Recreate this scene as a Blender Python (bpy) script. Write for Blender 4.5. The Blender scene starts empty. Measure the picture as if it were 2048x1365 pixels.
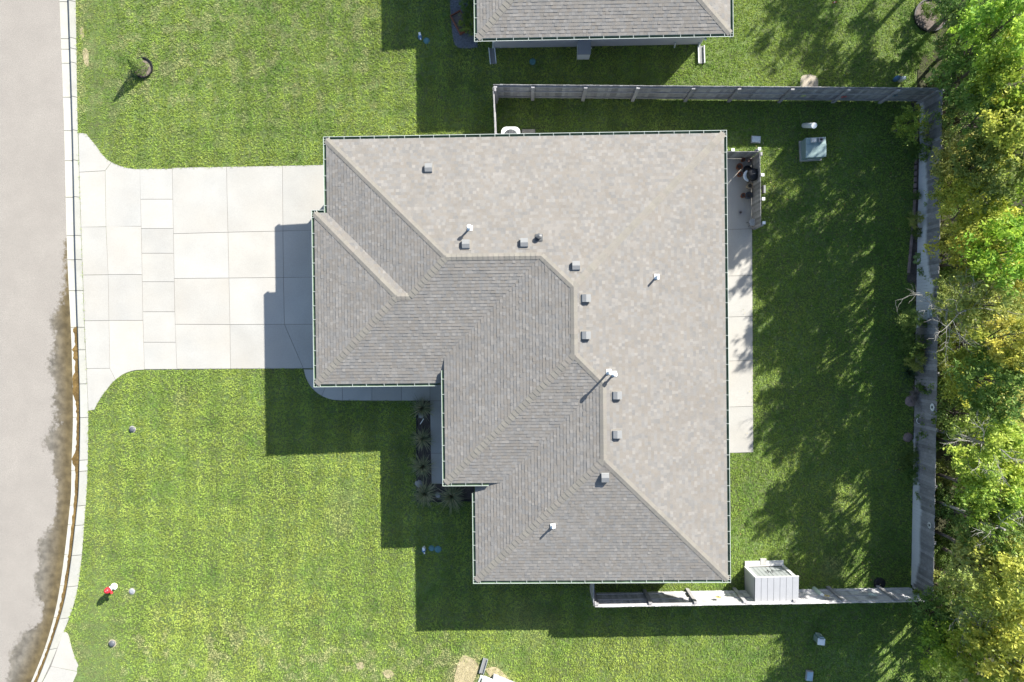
import bpy, math, random
import numpy as np
from mathutils import Vector, Matrix
from mathutils.geometry import tessellate_polygon

random.seed(7); rng = np.random.default_rng(7)
scene = bpy.context.scene
COL = scene.collection
R = math.radians

# ------------------------------------------------------------------ camera, sky, sun, exposure
F, CAM_H = 1420.0, 33.0                      # focal length in photo pixels, flying height in metres
NADIR = (1052.0, 672.0)                      # photo point straight below the drone
ta, tb = math.atan((NADIR[0]-1024)/F), math.atan((NADIR[1]-682.5)/F)
CAM = Vector(((NADIR[0]-1024)/F*CAM_H, -(NADIR[1]-682.5)/F*CAM_H, CAM_H))
My = Matrix(((math.cos(ta), 0, -math.sin(ta)), (0, 1, 0), (math.sin(ta), 0, math.cos(ta))))
Mx = Matrix(((1, 0, 0), (0, math.cos(tb), math.sin(tb)), (0, -math.sin(tb), math.cos(tb))))
W2C = Mx @ My
C2W = W2C.transposed()
cd = bpy.data.cameras.new('camera'); cam = bpy.data.objects.new('camera', cd); COL.objects.link(cam)
cd.sensor_width = 36; cd.sensor_fit = 'HORIZONTAL'; cd.lens = F/2048*36; cd.clip_end = 3000; cd.clip_start = .5
cam.matrix_world = Matrix.Translation(CAM) @ C2W.to_4x4()
scene.camera = cam

SUN = Vector((1.096, 1.209, 1.0)).normalized()
world = bpy.data.worlds.new('World'); scene.world = world; world.use_nodes = True
wn = world.node_tree; wn.nodes.clear()
sky = wn.nodes.new('ShaderNodeTexSky'); sky.sky_type = 'NISHITA'; sky.sun_disc = False
sky.sun_elevation = math.asin(SUN.z); sky.sun_rotation = math.atan2(SUN.x, SUN.y)
bg = wn.nodes.new('ShaderNodeBackground'); bg.inputs[1].default_value = .086
wo = wn.nodes.new('ShaderNodeOutputWorld')
wn.links.new(sky.outputs[0], bg.inputs[0]); wn.links.new(bg.outputs[0], wo.inputs[0])
sl = bpy.data.lights.new('sun', 'SUN'); sl.energy = 5.0; sl.angle = R(.53); sl.color = (1, .95, .865)
so = bpy.data.objects.new('sun', sl); COL.objects.link(so); so.rotation_euler = SUN.to_track_quat('Z', 'Y').to_euler()
so.location = SUN*60
vs = scene.view_settings; vs.view_transform = 'Standard'; vs.look = 'None'; vs.gamma = 1; vs.exposure = 1.47
vs.use_curve_mapping = False

# ------------------------------------------------------------------ survey helpers
def gz(x, y=0.0):
    return -.035*min(17.0, max(0.0, -3.0-x))
def at(px, py, z=None):
    """world point seen at a photo pixel, at height z (None: on the ground)"""
    d = C2W @ Vector(((px-1024)/F, -(py-682.5)/F, -1))
    zz = 0.0 if z is None else z
    for _ in range(1 if z is not None else 6):
        t = (zz-CAM.z)/d.z; p = CAM + d*t
        if z is None: zz = gz(p.x)
    return Vector((p.x, p.y, zz))
def vnoise(x, y, s, seed=0):
    r = np.random.default_rng(seed); g = r.random((256, 256))
    x = np.asarray(x)/s+57.3; y = np.asarray(y)/s+91.7
    xi = np.floor(x).astype(int); yi = np.floor(y).astype(int); fx = x-xi; fy = y-yi
    fx = fx*fx*(3-2*fx); fy = fy*fy*(3-2*fy)
    a = g[xi % 256, yi % 256]; b = g[(xi+1) % 256, yi % 256]; c = g[xi % 256, (yi+1) % 256]; d = g[(xi+1) % 256, (yi+1) % 256]
    return a*(1-fx)*(1-fy)+b*fx*(1-fy)+c*(1-fx)*fy+d*fx*fy
def fbm(x, y, s, seed=0, o=3):
    v = 0; a = .5; t = 0
    for i in range(o): v = v+a*vnoise(x, y, s/2**i, seed+i); t += a; a *= .5
    return v/t
def inside(px, py, poly):
    n = len(poly); r = np.zeros(np.shape(px), bool); j = n-1
    for i in range(n):
        xi, yi = poly[i][0], poly[i][1]; xj, yj = poly[j][0], poly[j][1]
        c = ((yi > py) != (yj > py)) & (px < (xj-xi)*(py-yi)/((yj-yi) or 1e-9)+xi)
        r ^= c; j = i
    return r

# ------------------------------------------------------------------ materials
def mat(name, col, rough=.85, amt=.12, scale=6.0, amt2=0.0, scale2=40.0, rand=0.0, tint=False, obcol=False, bump=0.0, bscale=60.0, metal=0.0, transl=0.0, spec=.3, hue=None):
    m = bpy.data.materials.new(name); m.use_nodes = True; nt = m.node_tree; N = nt.nodes; L = nt.links
    b = N['Principled BSDF']; out = N['Material Output']
    b.inputs['Roughness'].default_value = rough; b.inputs['Metallic'].default_value = metal
    b.inputs['Specular IOR Level'].default_value = spec
    tc = N.new('ShaderNodeTexCoord'); oi = N.new('ShaderNodeObjectInfo')
    if tint:
        a = N.new('ShaderNodeAttribute'); a.attribute_name = 'tint'; src = a.outputs['Color']
    else:
        r = N.new('ShaderNodeRGB'); r.outputs[0].default_value = (*col, 1); src = r.outputs[0]
    add = N.new('ShaderNodeVectorMath'); add.operation = 'MULTIPLY_ADD'
    L.new(oi.outputs['Random'], add.inputs[0]); add.inputs[1].default_value = (37, 53, 71); L.new(tc.outputs['Object'], add.inputs[2])
    def scalefac(s, fac):
        v = N.new('ShaderNodeVectorMath'); v.operation = 'SCALE'; L.new(s, v.inputs[0]); L.new(fac, v.inputs['Scale']); return v.outputs[0]
    def ramp(fac, lo, hi):
        mr = N.new('ShaderNodeMapRange'); L.new(fac, mr.inputs[0]); mr.inputs[1].default_value = .25; mr.inputs[2].default_value = .75
        mr.inputs[3].default_value = lo; mr.inputs[4].default_value = hi; return mr.outputs[0]
    for am, sc, det in ((amt, scale, 5), (amt2, scale2, 2)):
        if am:
            n = N.new('ShaderNodeTexNoise'); n.inputs['Scale'].default_value = sc; n.inputs['Detail'].default_value = det
            L.new(add.outputs[0], n.inputs['Vector']); src = scalefac(src, ramp(n.outputs[0], 1-am, 1+am))
    if hue:
        n = N.new('ShaderNodeTexNoise'); n.inputs['Scale'].default_value = hue[1]; n.inputs['Detail'].default_value = 4
        L.new(add.outputs[0], n.inputs['Vector'])
        mx = N.new('ShaderNodeMix'); mx.data_type = 'RGBA'
        L.new(ramp(n.outputs[0], 0, hue[2]), mx.inputs['Factor']); L.new(src, mx.inputs[6]); mx.inputs[7].default_value = (*hue[0], 1); src = mx.outputs[2]
    if rand:
        mr = N.new('ShaderNodeMapRange'); L.new(oi.outputs['Random'], mr.inputs[0]); mr.inputs[3].default_value = 1-rand; mr.inputs[4].default_value = 1+rand
        src = scalefac(src, mr.outputs[0])
    if obcol:
        v = N.new('ShaderNodeVectorMath'); v.operation = 'MULTIPLY'; L.new(src, v.inputs[0]); L.new(oi.outputs['Color'], v.inputs[1]); src = v.outputs[0]
    L.new(src, b.inputs['Base Color'])
    if bump:
        n = N.new('ShaderNodeTexNoise'); n.inputs['Scale'].default_value = bscale; n.inputs['Detail'].default_value = 3; L.new(add.outputs[0], n.inputs['Vector'])
        bp = N.new('ShaderNodeBump'); bp.inputs['Strength'].default_value = bump; bp.inputs['Distance'].default_value = .02
        L.new(n.outputs[0], bp.inputs['Height']); L.new(bp.outputs[0], b.inputs['Normal'])
    if transl:
        t = N.new('ShaderNodeBsdfTranslucent'); L.new(src, t.inputs[0]); ms = N.new('ShaderNodeMixShader'); ms.inputs[0].default_value = transl
        L.new(b.outputs[0], ms.inputs[1]); L.new(t.outputs[0], ms.inputs[2]); L.new(ms.outputs[0], out.inputs[0])
    return m
M = {}
M['shingle'] = mat('roof shingle', (.2, .19, .18), .95, .07, 1.3, .14, 55, tint=True, bump=.25, bscale=160)
M['deck'] = mat('roof felt', (.07, .07, .07), .95)
M['white'] = mat('white painted metal', (.40, .44, .41), .5, .06, 3)
M['trough'] = mat('gutter trough', (.085, .13, .085), .6, .3, 4)
M['siding'] = mat('house siding', (.34, .35, .37), .7, .05, 3)
M['soffit'] = mat('soffit white', (.6, .6, .58), .7, .04, 3)
M['glass'] = mat('window glass', (.02, .025, .03), .08, 0, spec=.6)
M['door'] = mat('garage door white', (.58, .57, .54), .5, .05, 2)
M['concrete'] = mat('concrete slab', (.355, .354, .336), .9, .08, .8, .06, 18, rand=.04, obcol=True, bump=.08, bscale=40, hue=((.40, .36, .30), .5, .35))
M['joint'] = mat('joint dirt', (.16, .155, .14), .95, .2, 8)
M['kerb'] = mat('kerb concrete', (.35, .35, .32), .9, .12, 1.4, .08, 14, rand=.05, bump=.1, hue=((.34, .33, .27), 1.2, .5))
M['soil'] = mat('garden soil', (.075, .062, .055), .98, .4, 3, .4, 26, bump=.6, bscale=22)
M['mulch'] = mat('mulch', (.14, .115, .10), .95, .4, 9, .35, 40, bump=.8, bscale=40)
M['gravel'] = mat('bed gravel', (.13, .14, .16), .9, .5, 14, .5, 60, bump=.9, bscale=60)
M['wood'] = mat('weathered fence wood', (.29, .285, .29), .9, .22, 3, .16, 30, rand=.16, obcol=True)
M['bark'] = mat('bark', (.11, .095, .08), .95, .3, 5, bump=.5, bscale=30)
M['palebark'] = mat('dead grey bark', (.27, .26, .235), .9, .2, 6)
M['leaf'] = mat('leaves', (.08, .12, .03), .55, 0, tint=True, obcol=True, transl=.48, spec=.35)
M['blade'] = mat('grass blades', (.08, .12, .03), .7, 0, tint=True, transl=.3, spec=.2)
M['vent'] = mat('vent metal', (.20, .205, .205), .4, .05, 5, spec=.4)
M['lidgrey'] = mat('dark lid grey', (.085, .092, .105), .45, .15, 8)
M['ventgrey'] = mat('galvanised grey', (.25, .27, .29), .4, .08, 5, spec=.4)
M['pvc'] = mat('white plastic', (.72, .75, .74), .4, .03, 4)
M['black'] = mat('black plastic', (.018, .018, .02), .5, .2, 6)
M['dark'] = mat('dark grey metal', (.07, .075, .08), .45, .2, 6)
M['red'] = mat('red enamel', (.5, .025, .035), .35, .08, 8)
M['terracotta'] = mat('terracotta', (.19, .075, .04), .8, .2, 9)
M['teal'] = mat('teal painted steel', (.23, .31, .31), .45, .10, 3, .05, 20)
M['shed'] = mat('grey shed resin', (.34, .345, .355), .6, .05, 3, .04, 30)
M['shedtrim'] = mat('pale shed trim', (.52, .52, .51), .6, .04, 3)
M['sheddoor'] = mat('shed door resin', (.24, .26, .26), .6, .06, 3)
M['blue'] = mat('blue plastic', (.08, .17, .33), .4, .1, 5)
M['tealdisc'] = mat('faded teal lid', (.08, .19, .21), .5, .12, 8)
M['stone'] = mat('grey stone', (.30, .29, .29), .9, .25, 6, bump=.5, bscale=20)
M['brick'] = mat('edging brick', (.23, .17, .16), .9, .2, 8, rand=.2)
M['yellow'] = mat('yellow paint', (.52, .42, .14), .5, .15, 8)
M['drybare'] = mat('bare pale soil', (.34, .30, .24), .95, .2, 4, .2, 26, bump=.4)
M['water'] = mat('brown gutter water', (.13, .085, .028), .2, .45, 2.2, .3, 12, spec=.5)

# ------------------------------------------------------------------ mesh helpers
def tag(o, label=None, cat=None, group=None, kind=None):
    if label: o['label'] = label
    if cat: o['category'] = cat
    if group: o['group'] = group
    if kind: o['kind'] = kind
    return o
def thing(name, label=None, cat=None, loc=(0, 0, 0), rz=0.0, group=None, kind=None):
    o = bpy.data.objects.new(name, None); COL.objects.link(o); o.location = loc; o.rotation_euler = (0, 0, rz)
    o.empty_display_size = .2
    return tag(o, label, cat, group, kind)
def place(name, me, parent=None, loc=(0, 0, 0), rz=0.0):
    o = bpy.data.objects.new(name, me); COL.objects.link(o); o.location = loc; o.rotation_euler = (0, 0, rz)
    if parent: o.parent = parent
    return o
class MB:
    def __init__(s): s.v = []; s.f = []; s.m = []; s.c = []
    def face(s, pts, m=0, c=None):
        i = len(s.v); s.v += [tuple(p) for p in pts]; s.f.append(tuple(range(i, i+len(pts)))); s.m.append(m); s.c.append(c)
    def box(s, c, d, rz=0.0, m=0, tiltx=0.0):
        x, y, z = d[0]/2, d[1]/2, d[2]/2; Rm = Matrix.Rotation(rz, 3, 'Z') @ Matrix.Rotation(tiltx, 3, 'X'); c = Vector(c)
        P = [c+Rm @ Vector((a*x, b*y, e*z)) for a in (-1, 1) for b in (-1, 1) for e in (-1, 1)]
        i = len(s.v); s.v += [tuple(p) for p in P]
        for q in ((0, 1, 3, 2), (4, 6, 7, 5), (0, 4, 5, 1), (2, 3, 7, 6), (0, 2, 6, 4), (1, 5, 7, 3)):
            s.f.append(tuple(i+k for k in q)); s.m.append(m); s.c.append(None)
        return s
    def prism(s, poly, z0, z1, m=0, ms=None, flat=True):
        """poly of (x,y) or (x,y,z): top follows z (+z1), bottom z0 below it when 3-d"""
        n = len(poly)
        if sum(poly[i][0]*poly[(i+1) % n][1]-poly[(i+1) % n][0]*poly[i][1] for i in range(n)) < 0: poly = poly[::-1]
        if len(poly[0]) == 3: top = [(p[0], p[1], p[2]+z1) for p in poly]; bot = [(p[0], p[1], p[2]+z0) for p in poly]
        else: top = [(p[0], p[1], z1) for p in poly]; bot = [(p[0], p[1], z0) for p in poly]
        i = len(s.v); s.v += top+bot
        for t in tessellate_polygon([[Vector((p[0], p[1], 0)) for p in poly]]):
            a, b, c = t
            A, B, C = poly[a], poly[b], poly[c]
            if (B[0]-A[0])*(C[1]-A[1])-(B[1]-A[1])*(C[0]-A[0]) < 0: t = (a, c, b)
            s.f.append(tuple(i+k for k in t)); s.m.append(m); s.c.append(None)
        for k in range(n):
            j = (k+1) % n; s.f.append((i+k, i+n+k, i+n+j, i+j)); s.m.append(m if ms is None else ms); s.c.append(None)
        return s
    def tube(s, pts, rad, n=6, m=0, cap=True):
        pts = [Vector(p) for p in pts]; rad = rad if hasattr(rad, '__len__') else [rad]*len(pts); base = len(s.v)
        for k, p in enumerate(pts):
            t = (pts[min(k+1, len(pts)-1)]-pts[max(k-1, 0)]).normalized()
            a = t.cross(Vector((0, 0, 1)) if abs(t.z) < .95 else Vector((1, 0, 0))).normalized(); b = t.cross(a)
            for q in range(n):
                an = 2*math.pi*q/n; s.v.append(tuple(p+(a*math.cos(an)+b*math.sin(an))*rad[k]))
        for k in range(len(pts)-1):
            for q in range(n):
                q2 = (q+1) % n; s.f.append((base+k*n+q, base+k*n+q2, base+(k+1)*n+q2, base+(k+1)*n+q)); s.m.append(m); s.c.append(None)
        if cap:
            s.f.append(tuple(base+(len(pts)-1)*n+q for q in range(n))); s.m.append(m); s.c.append(None)
            s.f.append(tuple(base+q for q in range(n))[::-1]); s.m.append(m); s.c.append(None)
        return s
    def lathe(s, prof, n=16, c=(0, 0, 0), m=0):
        base = len(s.v)
        for r, z in prof:
            for q in range(n):
                a = 2*math.pi*q/n; s.v.append((c[0]+r*math.cos(a), c[1]+r*math.sin(a), c[2]+z))
        for k in range(len(prof)-1):
            for q in range(n):
                q2 = (q+1) % n; s.f.append((base+k*n+q, base+k*n+q2, base+(k+1)*n+q2, base+(k+1)*n+q)); s.m.append(m); s.c.append(None)
        s.f.append(tuple(base+(len(prof)-1)*n+q for q in range(n))); s.m.append(m); s.c.append(None)
        return s
    def mesh(s, name, mats, smooth=False):
        me = bpy.data.meshes.new(name); me.from_pydata(s.v, [], s.f)
        for mm in (mats if isinstance(mats, (list, tuple)) else [mats]): me.materials.append(mm)
        me.polygons.foreach_set('material_index', s.m)
        if any(c is not None for c in s.c):
            a = me.attributes.new('tint', 'FLOAT_COLOR', 'FACE')
            a.data.foreach_set('color', np.array([(*(c or (.2, .2, .2)), 1) for c in s.c], np.float32).ravel())
        if smooth: me.polygons.foreach_set('use_smooth', [True]*len(me.polygons))
        me.update(); return me
    def build(s, name, mats, parent=None, loc=(0, 0, 0), rz=0.0, smooth=False):
        return place(name, s.mesh(name, mats, smooth), parent, loc, rz)
def np_mesh(name, V, Fc, mats, tint=None, nper=4):
    """fast mesh from arrays; tint per face"""
    me = bpy.data.meshes.new(name); nf = len(Fc)
    me.vertices.add(len(V)); me.vertices.foreach_set('co', V.astype(np.float32).ravel())
    me.loops.add(nf*nper); me.loops.foreach_set('vertex_index', Fc.astype(np.int32).ravel())
    me.polygons.add(nf); me.polygons.foreach_set('loop_start', np.arange(0, nf*nper, nper, dtype=np.int32))
    try: me.polygons.foreach_set('loop_total', np.full(nf, nper, np.int32))
    except Exception: pass
    for mm in mats: me.materials.append(mm)
    if tint is not None:
        a = me.attributes.new('tint', 'FLOAT_COLOR', 'FACE')
        a.data.foreach_set('color', np.concatenate([tint, np.ones((nf, 1))], 1).astype(np.float32).ravel())
    me.update(calc_edges=True); me.validate(); return me
def smooth_px(pts, k=4):
    """rounded outline through photo points (Catmull-Rom)"""
    out = []
    for i in range(len(pts)-1):
        p0 = pts[max(i-1, 0)]; p1 = pts[i]; p2 = pts[i+1]; p3 = pts[min(i+2, len(pts)-1)]
        for j in range(k):
            t = j/k
            out.append(tuple(.5*((2*p1[a])+(-p0[a]+p2[a])*t+(2*p0[a]-5*p1[a]+4*p2[a]-p3[a])*t*t+(-p0[a]+3*p1[a]-3*p2[a]+p3[a])*t**3) for a in (0, 1)))
    return out+[tuple(pts[-1])]
def gpoly(pts): return [tuple(at(*p)) for p in pts]

# ------------------------------------------------------------------ ground sheet, street, kerb
STREET_Z = -.70
ys_k = [-220, 0, 250, 500, 690, 830, 930, 1000, 1185, 1280, 1365, 1460]
xo_k = [112, 119, 128, 134, 143, 146, 143, 141, 118, 95, 62, 18]         # street / pan joint
xf_k = [132, 139, 147, 152.5, 158.5, 162, 160.5, 157.5, 134, 107, 75, 32] # kerb face
xb_k = [145, 151, 155, 163, 170, 176, 175, 172, 153.5, 121, 84, 40]       # back of kerb
def kpath(xs, y):                                                          # smooth curve through the survey points
    i = max(0, min(len(ys_k)-2, int(np.searchsorted(ys_k, y))-1))
    def sl(j):
        a, b = max(j-1, 0), min(j+1, len(ys_k)-1); return (xs[b]-xs[a])/(ys_k[b]-ys_k[a])
    h = ys_k[i+1]-ys_k[i]; t = (y-ys_k[i])/h
    return (2*t**3-3*t*t+1)*xs[i]+(t**3-2*t*t+t)*h*sl(i)+(-2*t**3+3*t*t)*xs[i+1]+(t**3-t*t)*h*sl(i+1)
g = MB()
xsb = [-900, -60, -21.6, -20, -14, -8, -3, 40, 900]
# the ground sheet sinks below the street and kerb so that nothing is coplanar with them
kline = [at(kpath(xb_k, y), y, gz(-20)) for y in np.linspace(-220, 1460, 60)]
ym = [-900]+[p.y for p in kline[::-1]]+[900]
kx = {round(p.y, 4): p.x for p in kline}
def kxat(y):
    yy = sorted(kx); return float(np.interp(y, yy, [kx[k] for k in yy]))
cols = [0, .3, 6, 13, None]
for a, b in zip(ym[:-1], ym[1:]):
    xa, xb_ = kxat(a)-.02, kxat(b)-.02
    ra = [xa]+[x for x in (-18, -14, -10, -6, -3, 40, 900)]; rb = [xb_]+[x for x in (-18, -14, -10, -6, -3, 40, 900)]
    for i in range(len(ra)-1):
        g.face([(ra[i], a, gz(ra[i])-.012), (ra[i+1], a, gz(ra[i+1])-.012), (rb[i+1], b, gz(rb[i+1])-.012), (rb[i], b, gz(rb[i])-.012)])
    g.face([(-900, a, -.95), (xa, a, -.95), (xb_, b, -.95), (-900, b, -.95)])
    g.face([(xa, a, -.95), (xa, a, gz(xa)-.012), (xb_, b, gz(xb_)-.012), (xb_, b, -.95)])
M['lawn'] = mat('turf ground', (.095, .15, .04), .95, .35, .5, .45, 16, bump=.6, bscale=30, hue=((.10, .09, .045), 5, .6))
tag(g.build('ground', M['lawn']), kind='structure')

# street: fine grid with a wet, stained margin along the gutter
def street():
    yy = np.linspace(-220, 1460, 700); us = np.concatenate([np.linspace(0, 3.4, 62), np.array([4, 6, 9, 14, 30, 100, 400])])
    V = np.zeros((len(yy), len(us), 3)); wet = np.zeros((len(yy), len(us)))
    wy = [-220, 440, 480, 540, 575, 610, 650, 690, 720, 760, 800, 850, 890, 935, 960, 1000, 1050, 1120, 1180, 1230, 1300, 1365, 1460]
    wx = [-.3, -.3, .04, .14, .30, .52, .95, 1.05, 1.3, .95, 1.0, .80, 1.25, 1.1, .68, .75, .85, .9, .95, .9, .95, 1.0, 1.0]
    for i, y in enumerate(yy):
        p = at(kpath(xo_k, y), y, STREET_Z)
        V[i, :, 0] = p.x-us; V[i, :, 1] = p.y; V[i, :, 2] = STREET_Z-.0
        edge = np.interp(y, wy, wx)
        n = (fbm(p.x-us, np.full(len(us), p.y), 1.7, 5, 5)-.5)*2.2+(vnoise(p.x-us, np.full(len(us), p.y), .11, 9)-.5)*.2
        wet[i] = edge+n*min(1, max(.1, edge))-us-(edge <= 0)*2
    ny, nu = len(yy), len(us); idx = np.arange(ny*nu).reshape(ny, nu)
    Fc = np.stack([idx[:-1, :-1], idx[1:, :-1], idx[1:, 1:], idx[:-1, 1:]], -1).reshape(-1, 4)[:, ::-1]
    me = np_mesh('street', V.reshape(-1, 3), Fc, [])
    a = me.attributes.new('wet', 'FLOAT', 'POINT'); a.data.foreach_set('value', wet.ravel().astype(np.float32))
    a = me.attributes.new('dist', 'FLOAT', 'POINT'); a.data.foreach_set('value', np.tile(us, ny).astype(np.float32))
    m = mat('street asphalt', (.262, .243, .217), .95, .05, .45, .3, 30, bump=.15, bscale=120, hue=((.205, .188, .17), 1.3, .4))
    nt = m.node_tree; N = nt.nodes; L = nt.links; b = N['Principled BSDF']; src = b.inputs['Base Color'].links[0].from_socket
    at_ = N.new('ShaderNodeAttribute'); at_.attribute_name = 'wet'; ad = N.new('ShaderNodeAttribute'); ad.attribute_name = 'dist'
    n = N.new('ShaderNodeTexNoise'); n.inputs['Scale'].default_value = 3.2; n.inputs['Detail'].default_value = 6
    tc = N.new('ShaderNodeTexCoord'); L.new(tc.outputs['Object'], n.inputs['Vector'])
    mr = N.new('ShaderNodeMapRange'); L.new(ad.outputs['Fac'], mr.inputs[0]); mr.inputs[1].default_value = .25; mr.inputs[2].default_value = 1.0
    rp = N.new('ShaderNodeMix'); rp.data_type = 'RGBA'; L.new(mr.outputs[0], rp.inputs['Factor'])
    rp.inputs[6].default_value = (.088, .068, .034, 1); rp.inputs[7].default_value = (.118, .108, .090, 1)
    sc = N.new('ShaderNodeMapRange'); L.new(n.outputs[0], sc.inputs[0]); sc.inputs[1].default_value = .3; sc.inputs[2].default_value = .7; sc.inputs[3].default_value = .72; sc.inputs[4].default_value = 1.5
    sv = N.new('ShaderNodeVectorMath'); sv.operation = 'SCALE'; L.new(rp.outputs[2], sv.inputs[0]); L.new(sc.outputs[0], sv.inputs['Scale'])
    mx = N.new('ShaderNodeMix'); mx.data_type = 'RGBA'
    # keep the damp edge ragged with fine noise
    n2 = N.new('ShaderNodeTexNoise'); n2.inputs['Scale'].default_value = 5.5; n2.inputs['Detail'].default_value = 8; n2.inputs['Roughness'].default_value = .7; L.new(tc.outputs['Object'], n2.inputs['Vector'])
    ma = N.new('ShaderNodeMath'); ma.operation = 'MULTIPLY_ADD'; L.new(n2.outputs[0], ma.inputs[0]); ma.inputs[1].default_value = 1.1; ma.inputs[2].default_value = -.55
    ms_ = N.new('ShaderNodeMath'); ms_.operation = 'ADD'; L.new(ma.outputs[0], ms_.inputs[0]); L.new(at_.outputs['Fac'], ms_.inputs[1])
    me_ = N.new('ShaderNodeMapRange'); L.new(ms_.outputs[0], me_.inputs[0]); me_.inputs[1].default_value = -.13; me_.inputs[2].default_value = .14
    L.new(me_.outputs[0], mx.inputs['Factor']); L.new(src, mx.inputs[6]); L.new(sv.outputs[0], mx.inputs[7]); L.new(mx.outputs[2], b.inputs['Base Color'])
    me.materials.append(m)
    tag(place('street', me), kind='structure')
street()

kerb = thing('kerb', loc=(0, 0, 0), kind='structure')
joints = [-220, -120, -40, 4, 78, 99, 127, 195, 262, 322, 395, 472, 520, 582, 655, 700, 768, 835, 920, 942, 1011, 1050, 1110, 1172, 1236, 1297, 1365, 1460]
ZT, ZF, ZP = gz(-20)-.0, -.775, -.712
for a, b in zip(joints[:-1], joints[1:]):
    k = MB(); a2, b2 = a+.55, b-.55; n = max(2, int((b-a)/14)); rows = []
    for y in np.linspace(a2, b2, n+1):
        o = at(kpath(xo_k, y), y, ZP); f = at(kpath(xf_k, y), y, ZF); bk = at(kpath(xb_k, y), y, ZT)
        d = (bk-o); d.z = 0; d.normalize()
        r = [o-Vector((0, 0, .2)), o+Vector((0, 0, .012)), f, f+d*.045+Vector((0, 0, ZT-ZF-.025)), f+d*.085+Vector((0, 0, ZT-ZF+.002)), bk+Vector((0, 0, .006)), bk+Vector((0, 0, -.3))]
        rows.append(r)
    for r, q in zip(rows[:-1], rows[1:]):
        for i in range(len(r)-1): k.face([r[i], r[i+1], q[i+1], q[i]][::-1])
    k.face(rows[0]); k.face(rows[-1][::-1])
    k.build('kerb_section', M['kerb'], kerb)
kb = MB()                                                                    # dirt that fills the joints between sections
for y in np.linspace(-218, 1455, 120):
    pass
yl = np.linspace(-218, 1458, 160)
for a, b in zip(yl[:-1], yl[1:]):
    q = []
    for y in (a, b):
        o = at(kpath(xo_k, y), y, ZP-.02); f = at(kpath(xf_k, y), y, ZF-.025); bk = at(kpath(xb_k, y), y, ZT-.03); q.append((o, f, f+Vector((.06, 0, ZT-ZF-.01)), bk))
    for i in range(3): kb.face([q[0][i], q[0][i+1], q[1][i+1], q[1][i]][::-1])
tag(kb.build('joint_fill', M['joint'], kerb), kind='stuff')
# standing brown water along the flow line
wy = [652, 658, 668, 690, 700, 705, 716, 722, 745, 752, 788, 796, 806, 840, 880, 905, 914, 926, 936, 1000, 1080, 1150, 1365, 1460]
wt = [.95, .2, .42, .45, .05, .35, .1, .4, .3, .0, .0, .2, .35, .46, .48, .4, .05, .08, .44, .46, .45, .47, .42, .46]
wm = MB(); yl = np.linspace(652, 1458, 420); pr = None
for i, y in enumerate(yl):
    t = np.interp(y, wy, wt)+(vnoise(np.array([y]), np.array([3.]), 5, 4)[0]-.5)*.16
    t = min(.96, max(.0, t)); o = at(kpath(xo_k, y), y, ZP+.012); f = at(kpath(xf_k, y), y, ZF)
    p = o.lerp(f, t)+Vector((0, 0, .004)); q = f+Vector((.012, 0, .012)); q.z = max(p.z, ZF+.008)
    if pr: wm.face([pr[0], pr[1], q, p][::-1])
    pr = (p, q)
tag(wm.build('water', M['water']), kind='structure')

# ------------------------------------------------------------------ concrete: driveway, front walk, patio
def slab_group(name, polys, base=None, zt=.012, inset=.009, tints=None):
    root = thing(name, kind='structure')
    for i, pl in enumerate(polys):
        P = gpoly(pl); n = len(P)
        if sum(P[k][0]*P[(k+1) % n][1]-P[(k+1) % n][0]*P[k][1] for k in range(n)) < 0: P = P[::-1]
        Q = []
        for k in range(n):                                                    # move every edge inwards by the joint
            a, b, c = Vector(P[k-1][:2]), Vector(P[k][:2]), Vector(P[(k+1) % n][:2])
            e1 = (b-a).normalized(); e2 = (c-b).normalized(); n1 = Vector((-e1.y, e1.x)); n2 = Vector((-e2.y, e2.x))
            bi = n1+n2; s = inset/max(.35, (bi.length_squared/2))
            q = b+bi*s; Q.append((q.x, q.y, gz(q.x)))
        mb = MB(); mb.prism(Q, -.05, zt)
        o = mb.build('slab', M['concrete'], root)
        t = 1+random.uniform(-.045, .04); w = random.uniform(.0, .018)
        o.color = (t*(1+w), t, t*(1-w*1.3), 1)
        if tints and i in tints: o.color = (*tints[i], 1)
    if base:
        mb = MB(); mb.prism(gpoly(base), -.06, -.004); mb.build('joint_fill', M['joint'], root)
    return root
ya = [345, 454, 550, 641.5, 737]
def la(y): return np.interp(y, [342, 450, 550, 640, 737], [210.5, 212, 216.5, 218, 220])
def lb(y): return np.interp(y, [338, 470, 640, 740], [279.5, 283, 286, 289])
def lc(y): return np.interp(y, [338, 468, 640, 738], [344.5, 347, 350, 354])
def ld(y): return np.interp(y, [334, 465, 555, 650, 737], [453, 456, 458, 460, 461])
def le(y): return np.interp(y, [332, 462, 556, 650], [565, 566, 567, 569])
def l0(y): return kpath(xb_k, y)+.8
top_curve = smooth_px([(172, 267.5), (190, 289), (212, 317), (235, 330), (258, 337), (280, 339)])
bot_curve = smooth_px([(289, 740), (268, 741.5), (247, 749), (226, 765), (207, 789), (196, 806), (189, 820)])
P = []
ti = min(range(len(top_curve)), key=lambda i: abs(top_curve[i][0]-226)); bi = min(range(len(bot_curve)), key=lambda i: abs(bot_curve[i][0]-232))
P.append([(l0(267)+.5, 266)]+top_curve[:ti+1]+[(210.5, 342), (l0(344), 345)])
P.append(top_curve[ti:]+[(lb(453), 453), (la(453), 454), (210.5, 342)])
P.append([(l0(346), 345), (210.5, 342), (la(454), 454), (l0(454), 455)])
yb = [454, 550, 641.5]
for y0, y1 in ((454, 550), (550, 641.5), (641.5, 737)):
    P.append([(l0(y0), y0+.6), (la(y0), y0), (la(y1), y1), (l0(y1), y1+.6)])
for y0, y1 in ((453, 549.5), (549.5, 641.3)):
    P.append([(la(y0), y0), (lb(y0), y0), (lb(y1), y1), (la(y1), y1)])
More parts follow.
